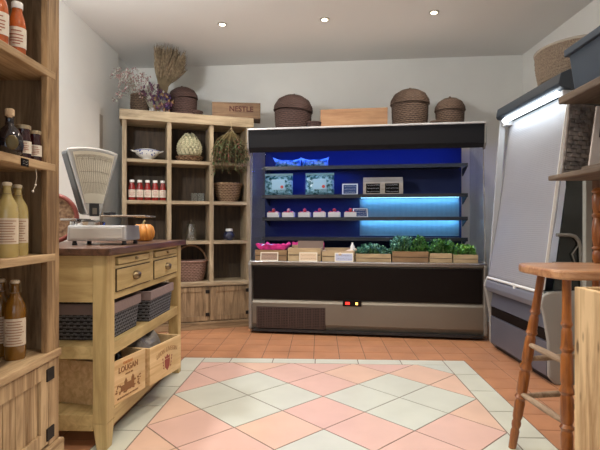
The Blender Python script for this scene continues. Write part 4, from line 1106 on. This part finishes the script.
# blind: slightly slack fabric with horizontal ribs
nt_blind, nt, b_ = _new('blind_fabric'); _m['blind_fabric'] = nt_blind
b_.inputs['Base Color'].default_value = (.27, .27, .29, 1); b_.inputs['Roughness'].default_value = .55; b_.inputs['Transmission Weight'].default_value = 0
tc = nt.nodes.new('ShaderNodeTexCoord'); wv = nt.nodes.new('ShaderNodeTexWave'); wv.bands_direction = 'Z'; wv.inputs['Scale'].default_value = 22; wv.inputs['Distortion'].default_value = .6
bu = nt.nodes.new('ShaderNodeBump'); bu.inputs['Strength'].default_value = .25; bu.inputs['Distance'].default_value = .003
nt.links.new(tc.outputs['Object'], wv.inputs['Vector']); nt.links.new(wv.outputs['Fac'], bu.inputs['Height']); nt.links.new(bu.outputs['Normal'], b_.inputs['Normal'])
mb = MB(); vs = []; n, m = 24, 50
for j in range(m + 1):
    f = j / m; z = .605 + (1.925 - .605) * f; x = -.02 + .185 * f + .018 * math.sin(PI * f)
    for i in range(n + 1):
        g = i / n; vs.append((x + .003 * mnoise.noise(Vector((g * 4, z * 5, 0))), .035 + (L2 - .05) * g + .004 * mnoise.noise(Vector((0, z * 8, g > .5))), z))
mb.add(vs, [(j * (n + 1) + i, j * (n + 1) + i + 1, (j + 1) * (n + 1) + i + 1, (j + 1) * (n + 1) + i) for j in range(m) for i in range(n)])
mb.build('night_blind', nt_blind, f2, smooth=True, solid=.0015)
mb = MB(); mb.prism([(.165, 1.94), (.145, 1.94), (-.03, .62), (-.012, .62)], 'y', .028, .034); mb.build('blind_edge', WHITE, f2)
# canopy with lamp
mb = MB(); mb.prism([(.075, 1.955), (.06, 1.975), (.075, 2.045), (.13, 2.07), (.70, 2.07), (.70, 1.93), (.20, 1.93)], 'y', -.01, L2 + .01); mb.build('canopy', plain('canopy_blue_grey', (.03, .04, .055), .5), f2, bevel=.005)
mb = MB(); mb.tube([(.088, .06, 1.925), (.088, L2 - .10, 1.925)], .02, 12); mb.build('fluorescent_tube', emit('cool_tube', (.85, .95, 1.), 9), f2, smooth=True)
MB().box((.10, L2 - .1, 1.89), (.17, L2 - .02, 1.93)).build('lamp_holder', LG, f2, bevel=.004); MB().box((.10, .01, 1.90), (.17, .058, 1.94)).build('lamp_holder', LG, f2, bevel=.004)
mb = MB(); mb.prism([(.09, 1.95), (-.005, .62), (.05, .62), (.14, 1.95)], 'y', L2 - .012, L2 + .004); mb.build('far_side_strip', LG, f2, bevel=.003)
mb = MB(); mb.prism([(.20, 1.93), (.03, .62), (.72, .62), (.72, 1.93)], 'y', .0, .012); mb.build('end_glass', plain('smoked_glass', (.012, .016, .015), .12), f2)
mb = MB(); mb.box((.66, .02, .62), (.72, L2, 1.93)); mb.build('back_wall', DARK, f2)
mb = MB(); mb.tube([(.045, -.012, .985), (.13, -.012, .985), (.165, -.012, .975), (.19, -.012, .945), (.20, -.012, .90), (.215, -.012, .62)], .012, 10); mb.tube([(.02, -.012, .80), (.14, -.012, .80), (.165, -.012, .79)], .010, 8); mb.build('tube_guard', plain('tube_grey', (.22, .21, .19), .4, .4), f2, smooth=True)
mb = MB(); mb.tube([(.195, -.014, .93), (.145, -.014, .86), (.165, -.014, .80), (.185, -.014, .80)], .004, 6); mb.build('wire_hook', plain('tube_grey', (.22, .21, .19), .4, .4), f2)

# ================================================================== RIGHT RACK
GRW = lambda ax='y': wood('grey_oak', (.07, .048, .032), (.17, .125, .09), ax)
rk = thing('open_rack', 'open wooden rack with two plank shelves at the right edge', 'rack', (1.25, 2.40, 0), R(-2))
mb = MB().box((.0, -.95, 1.272), (.60, -.03, 1.297)); mb.build('shelf', GRW('y'), rk, bevel=.006)
mb = MB().box((.0, -.95, 1.63), (.60, -.13, 1.665)); mb.build('shelf', GRW('y'), rk, bevel=.006)
mb = MB().box((.19, -.028, 0), (.222, .004, 1.629)); mb.build('post', plain('grey_post', (.26, .26, .23), .5), rk, bevel=.003)
mb = MB().box((.224, -.022, 0), (.62, .0, 1.629)); mb.build('side_panel', wood('red_brown_board', (.13, .07, .045), (.22, .13, .085), 'z'), rk)
mb = MB().box((.19, -.95, 0), (.222, -.918, 1.629)); mb.build('post', plain('grey_post', (.26, .26, .23), .5), rk, bevel=.003)

t = thing('plastic_crate', 'dark blue grey plastic crate on the top plank of the right rack', 'crate', (1.235, 1.72, 1.667), R(-2))
SLATE = plain('slate_plastic', (.032, .046, .066), .55)
mb = MB(); W2, D2, H2 = .42, .48, .20
mb.taper((0, 0, 0), (W2, D2, H2), inset=.02); mb.build('shell', SLATE, t, bevel=.01)
mb = MB(); mb.box((-.012, -.012, H2 - .03), (W2 + .012, D2 + .012, H2 + .004)); mb.build('rim', SLATE, t, bevel=.005)
t = thing('wicker_hamper', 'long oval tan wicker basket with pale rim on top of the covered fridge', 'basket', (1.965, 3.36, 2.071), 0)
mb = MB(); woven(mb, [(.225, 0), (.245, .12), (.25, .22)], n=110, rows=11, amp=.007, k=34, sx=1., sy=1.12); mb.build('weave', speckle('tan_wicker', [(.16, .12, .085), (.25, .19, .135), (.34, .27, .20)], 120), t, smooth=True)
mb = MB(); mb.tube([(.252 * math.cos(2 * PI * i / 48), .252 * 1.12 * math.sin(2 * PI * i / 48), .226) for i in range(48)], .009, 8, closed=True); mb.build('rim', plain('pale_cane', (.50, .45, .38), .7), t, smooth=True)

t = thing('rectangular_wicker_tray', 'tall narrow woven wicker tray leaning on the lower plank of the right rack', 'wicker tray', (1.275, 2.27, 1.299), R(-4), rot=(0, R(6), R(-4)))
mb = MB()
for j in range(16):
    for i in range(5):
        a = (i + j) % 2; mb.box((i * .022, -.004 - .006 * a, j * .0205), (i * .022 + .021, .012, j * .0205 + .019))
mb.build('weave', speckle('slate_wicker', [(.07, .06, .055), (.17, .145, .13), (.30, .25, .22)], 30), t, bevel=.002)
mb = MB(); 
for x in (-.006, .104): mb.tube([(x, 0, 0), (x, 0, .33)], .007, 8)
mb.tube([(-.006, 0, .332), (.104, 0, .332)], .007, 8)
mb.build('frame', speckle('slate_wicker', [(.07, .06, .055), (.17, .145, .13), (.30, .25, .22)], 30), t, smooth=True)
t = thing('lettered_board', 'pale whitewashed board with dark lettering leaning on the right rack', 'sign', (1.325, 2.16, 1.299), 0, rot=(0, R(7), R(-8)))
mb = MB().box((0, 0, 0), (.34, .014, .30)); mb.build('board', plain('whitewash', (.50, .44, .40), .8, var=.08), t, bevel=.003)
text_obj('lettering', 'Le', .06, INK, t, (.05, -.0012, .175), (PI / 2, 0, 0))
text_obj('lettering', 'panier', .05, INK, t, (.18, -.0012, .105), (PI / 2, 0, 0))
o = MB().box((1.27, 1.55, 1.2985), (1.60, 2.12, 1.312)).build('thin_board', GRW('y')); tag(o, 'thin brown wooden board lying on the lower plank of the right rack', 'board')

# ================================================================== STOOL
st = thing('bar_stool', 'tall stained wooden bar stool with turned legs and worn stretchers', 'stool', (0, 0, 0))
SZ = .872
feet = {'A': (1.00, 2.215), 'B': (1.045, 1.84), 'C': (1.43, 1.80), 'D': (1.42, 2.30)}
tops = {'A': (1.10, 2.14), 'B': (1.078, 1.90), 'C': (1.36, 1.89), 'D': (1.37, 2.17)}
def turned(p, q, r=.021):
    p = Vector(p); q = Vector(q); L = (q - p).length; d = (q - p).normalized()
    prof = []
    rings = [.13, .15, .30, .47, .49, .66, .78]
    N = 60
    for i in range(N + 1):
        f = i / N; rr_ = r * (.80 + .35 * math.sin(PI * min(1, f * 1.15)) )
        for g in rings:
            if abs(f - g) < .009: rr_ += .004
            elif abs(f - g) < .02: rr_ -= .004
        prof.append((rr_, f * L))
    return prof, d.to_track_quat('Z', 'Y').to_matrix().to_4x4()
for k in 'ABCD':
    p = (*feet[k], 0); q = (*tops[k], SZ - .041)
    prof, M = turned(p, q); mb = MB(); mb.lathe(prof, c=p, n=18, M=M)
    # keep the foot flat on the floor
    mb.v = [(x, y, max(z, 0)) for x, y, z in mb.v]
    mb.build('leg', STOOL('z'), st, smooth=True)
def on(k, z): p = Vector((*feet[k], 0)); q = Vector((*tops[k], SZ)); return p + (q - p) * (z / SZ)
WORN = wood('worn_stretcher', (.20, .13, .08), (.42, .31, .21), 'y')
for a, b, z1, z2 in (('A', 'B', .50, .50), ('A', 'B', .265, .265), ('A', 'D', .20 + .05, .25), ('A', 'D', .43, .43), ('B', 'C', .33, .33), ('C', 'D', .36, .36), ('C', 'D', .52, .52), ('B', 'C', .56, .56)):
    P1, P2 = on(a, z1), on(b, z2); mb = MB(); mb.tube([P1, P1.lerp(P2, .25), P1.lerp(P2, .5), P1.lerp(P2, .75), P2], [.010, .013, .0145, .013, .010], 12)
    mb.build('stretcher', WORN, st, smooth=True)
# seat: rounded, slightly dished
mb = MB(); pts = []
cx_, cy2 = 1.225, 2.025; hx, hy = .222, .215
for i in range(40):
    a = 2 * PI * i / 40; ca, sa = math.cos(a), math.sin(a)
    e = .42; pts.append((cx_ + hx * math.copysign(abs(ca) ** e, ca), cy2 + hy * math.copysign(abs(sa) ** e, sa)))
mb.prism(pts, 'z', SZ - .038, SZ); mb.build('seat', wood('worn_seat', (.30, .125, .05), (.52, .29, .15), 'x', rough=.4, coat=.2), st, bevel=.009)
for (x, y) in ((1.385, 2.185), (1.385, 1.87)):
    prof = [(.016, 0), (.023, .02), (.023, .05), (.018, .06), (.026, .07), (.018, .08), (.024, .11), (.026, .16), (.022, .20), (.017, .21), (.028, .222), (.017, .234), (.024, .26), (.025, .31), (.018, .325), (.027, .335), (.02, .345), (.012, .352)]
    mb = MB(); mb.lathe(prof, c=(x, y, SZ), n=18); mb.build('back_post', STOOL('z'), st, smooth=True)
mb = MB(); mb.box((1.375, 1.89, SZ + .24), (1.395, 2.165, SZ + .31)); mb.build('back_rail', STOOL('y'), st, bevel=.006)

# ================================================================== ROUGH BLOCK
t = thing('timber_crate', 'tall rough pale timber crate with knots at the lower right edge', 'crate', (.925, 1.345, 0), 0)
RG = wood('rough_timber', (.33, .20, .09), (.66, .48, .27), 'z', rough=.85, scale=5, knots=22., wear=(.28, .17, .08))
mb = MB(); mb.box((0, 0, 0), (.02, .24, .842)); mb.box((.40, 0, 0), (.42, .24, .842)); mb.box((.02, .22, 0), (.40, .24, .842)); mb.box((.02, .02, 0), (.40, .22, .02)); mb.build('side_boards', RG, t, bevel=.003)
mb = MB()
for k in range(3): mb.box((.0205 + k * .1265, 0, 0), (.0205 + k * .1265 + .125, .02, .84))
mb.build('front_boards', RG, t, bevel=.003)
mb = MB().box((.02, .02, .80), (.40, .22, .82)); mb.build('lid', RG, t)

# ================================================================== CEILING LIGHTS
def spot(label, x, y, seen=True, power=62, col=(1., .90, .77)):
    t = thing('recessed_spotlight', label, 'spotlight', (x, y, HC), group='recessed ceiling spotlights')
    mb = MB(); n = 24
    mb.lathe([(.045, -.001), (.045, -.006), (.03, -.008), (.028, -.001)], n=n); mb.build('ring', plain('ring_metal', (.6, .58, .55), .3, .6), t, smooth=True)
    mb = MB(); mb.lathe([(.026, -.0085), (.02, -.011), (.004, -.013)], n=20); mb.build('bulb', emit('warm_bulb', (1., .80, .5), 22), t, smooth=True)
    ld = bpy.data.lights.new('spot', 'SPOT'); ld.energy = power; ld.spot_size = R(125); ld.spot_blend = .8; ld.shadow_soft_size = .05; ld.color = col
    lo = bpy.data.objects.new('spot', ld); C.objects.link(lo); lo.location = (0, 0, -.03); lo.parent = t
    return t
spot('left of the three small recessed ceiling spotlights', -.71, 4.29)
spot('middle one of the three small recessed ceiling spotlights', .22, 4.19)
spot('right of the three small recessed ceiling spotlights', 1.155, 4.05)
for i, (x, y) in enumerate(((-.9, 1.0), (.3, 1.0), (1.1, .8), (-.4, 2.5), (.7, 2.5), (.3, -1.))):
    ld = bpy.data.lights.new('ceiling_spot', 'SPOT'); ld.energy = 56; ld.spot_size = R(130); ld.spot_blend = .8; ld.shadow_soft_size = .06; ld.color = (1., .89, .75)
    lo = bpy.data.objects.new('ceiling_spot', ld); C.objects.link(lo); lo.location = (x, y, HC - .04)

def area(name, loc, rot, sx, sy, power, col):
    ld = bpy.data.lights.new(name, 'AREA'); ld.shape = 'RECTANGLE'; ld.size = sx; ld.size_y = sy; ld.energy = power; ld.color = col
    lo = bpy.data.objects.new(name, ld); C.objects.link(lo); lo.location = loc; lo.rotation_euler = rot; return lo
# pendant lamp ahead of the left bookcase, above the frame: cool white, casts the shadows on the back wall
pd = thing('pendant_lamp', 'white glass globe pendant hanging near the left wall above the counter', 'lamp', (-1.45, 2.45, 2.40))
mb = MB(); mb.ball((0, 0, 0), .06, 20, 12); mb.build('globe', emit('globe_glow', (.93, .97, 1.), 3), pd, smooth=True)
mb = MB(); mb.tube([(0, 0, .06), (0, 0, HC - 2.40)], .004, 6); mb.build('cord', DARK, pd)
ld = bpy.data.lights.new('pendant', 'POINT'); ld.energy = 100; ld.shadow_soft_size = .065; ld.color = (.98, .99, 1.)
lo = bpy.data.objects.new('pendant', ld); C.objects.link(lo); lo.location = (-1.45, 2.45, 2.32)
# daylight through the shop window behind the camera
area('window_daylight', (.2, YN + .03, 1.5), (R(90), 0, 0), 2.9, 1.9, 10, (.90, .95, 1.))
# fridge lamps
def fl_area(name, s0, off, z, sx, sy, power, col, tilt=0.):
    a = area(name, FG.p(s0, off, z), (tilt, 0, FG.rz), sx, sy, power, col)
    return a
fl_area('fridge_top_lamp', 1.08, .33, 1.84, 2.0, .04, 8, (.04, .12, 1.), R(35))
fl_area('fridge_shelf_lamp', 1.565, .61, 1.33, 1.0, .02, 2.6, (.20, .62, 1.), R(22))
fl_area('fridge_shelf_lamp', 1.565, .61, 1.1, 1.0, .02, 2.6, (.20, .62, 1.), R(22))
fl_area('fridge_second_lamp', .55, .50, 1.63, .9, .03, 2.6, (.05, .15, 1.), R(0))
fl_area('fridge_third_lamp', .55, .45, 1.335, .9, .03, 1.6, (.06, .12, 1.), R(0))
fl_area('fridge_fourth_lamp', .55, .45, 1.10, .9, .03, 1.0, (.10, .10, 1.), R(0))
fl_area('fridge_front_lamp', 1.08, .12, 1.75, 2.0, .03, 2.4, (.40, .60, 1.), R(0))
area('covered_fridge_lamp', (1.71, 3.55, 1.90), (0, R(-25), 0), .05, .85, 1.8, (.88, .96, 1.))

w_ = bpy.data.worlds.new('world'); bpy.context.scene.world = w_; w_.use_nodes = True
w_.node_tree.nodes['Background'].inputs['Color'].default_value = (.75, .85, 1., 1); w_.node_tree.nodes['Background'].inputs['Strength'].default_value = 1.
sc_ = bpy.context.scene
sc_.view_settings.view_transform = 'Standard'; sc_.view_settings.look = 'None'; sc_.view_settings.gamma = 1; sc_.view_settings.use_curve_mapping = False
sc_.view_settings.exposure = -0.12
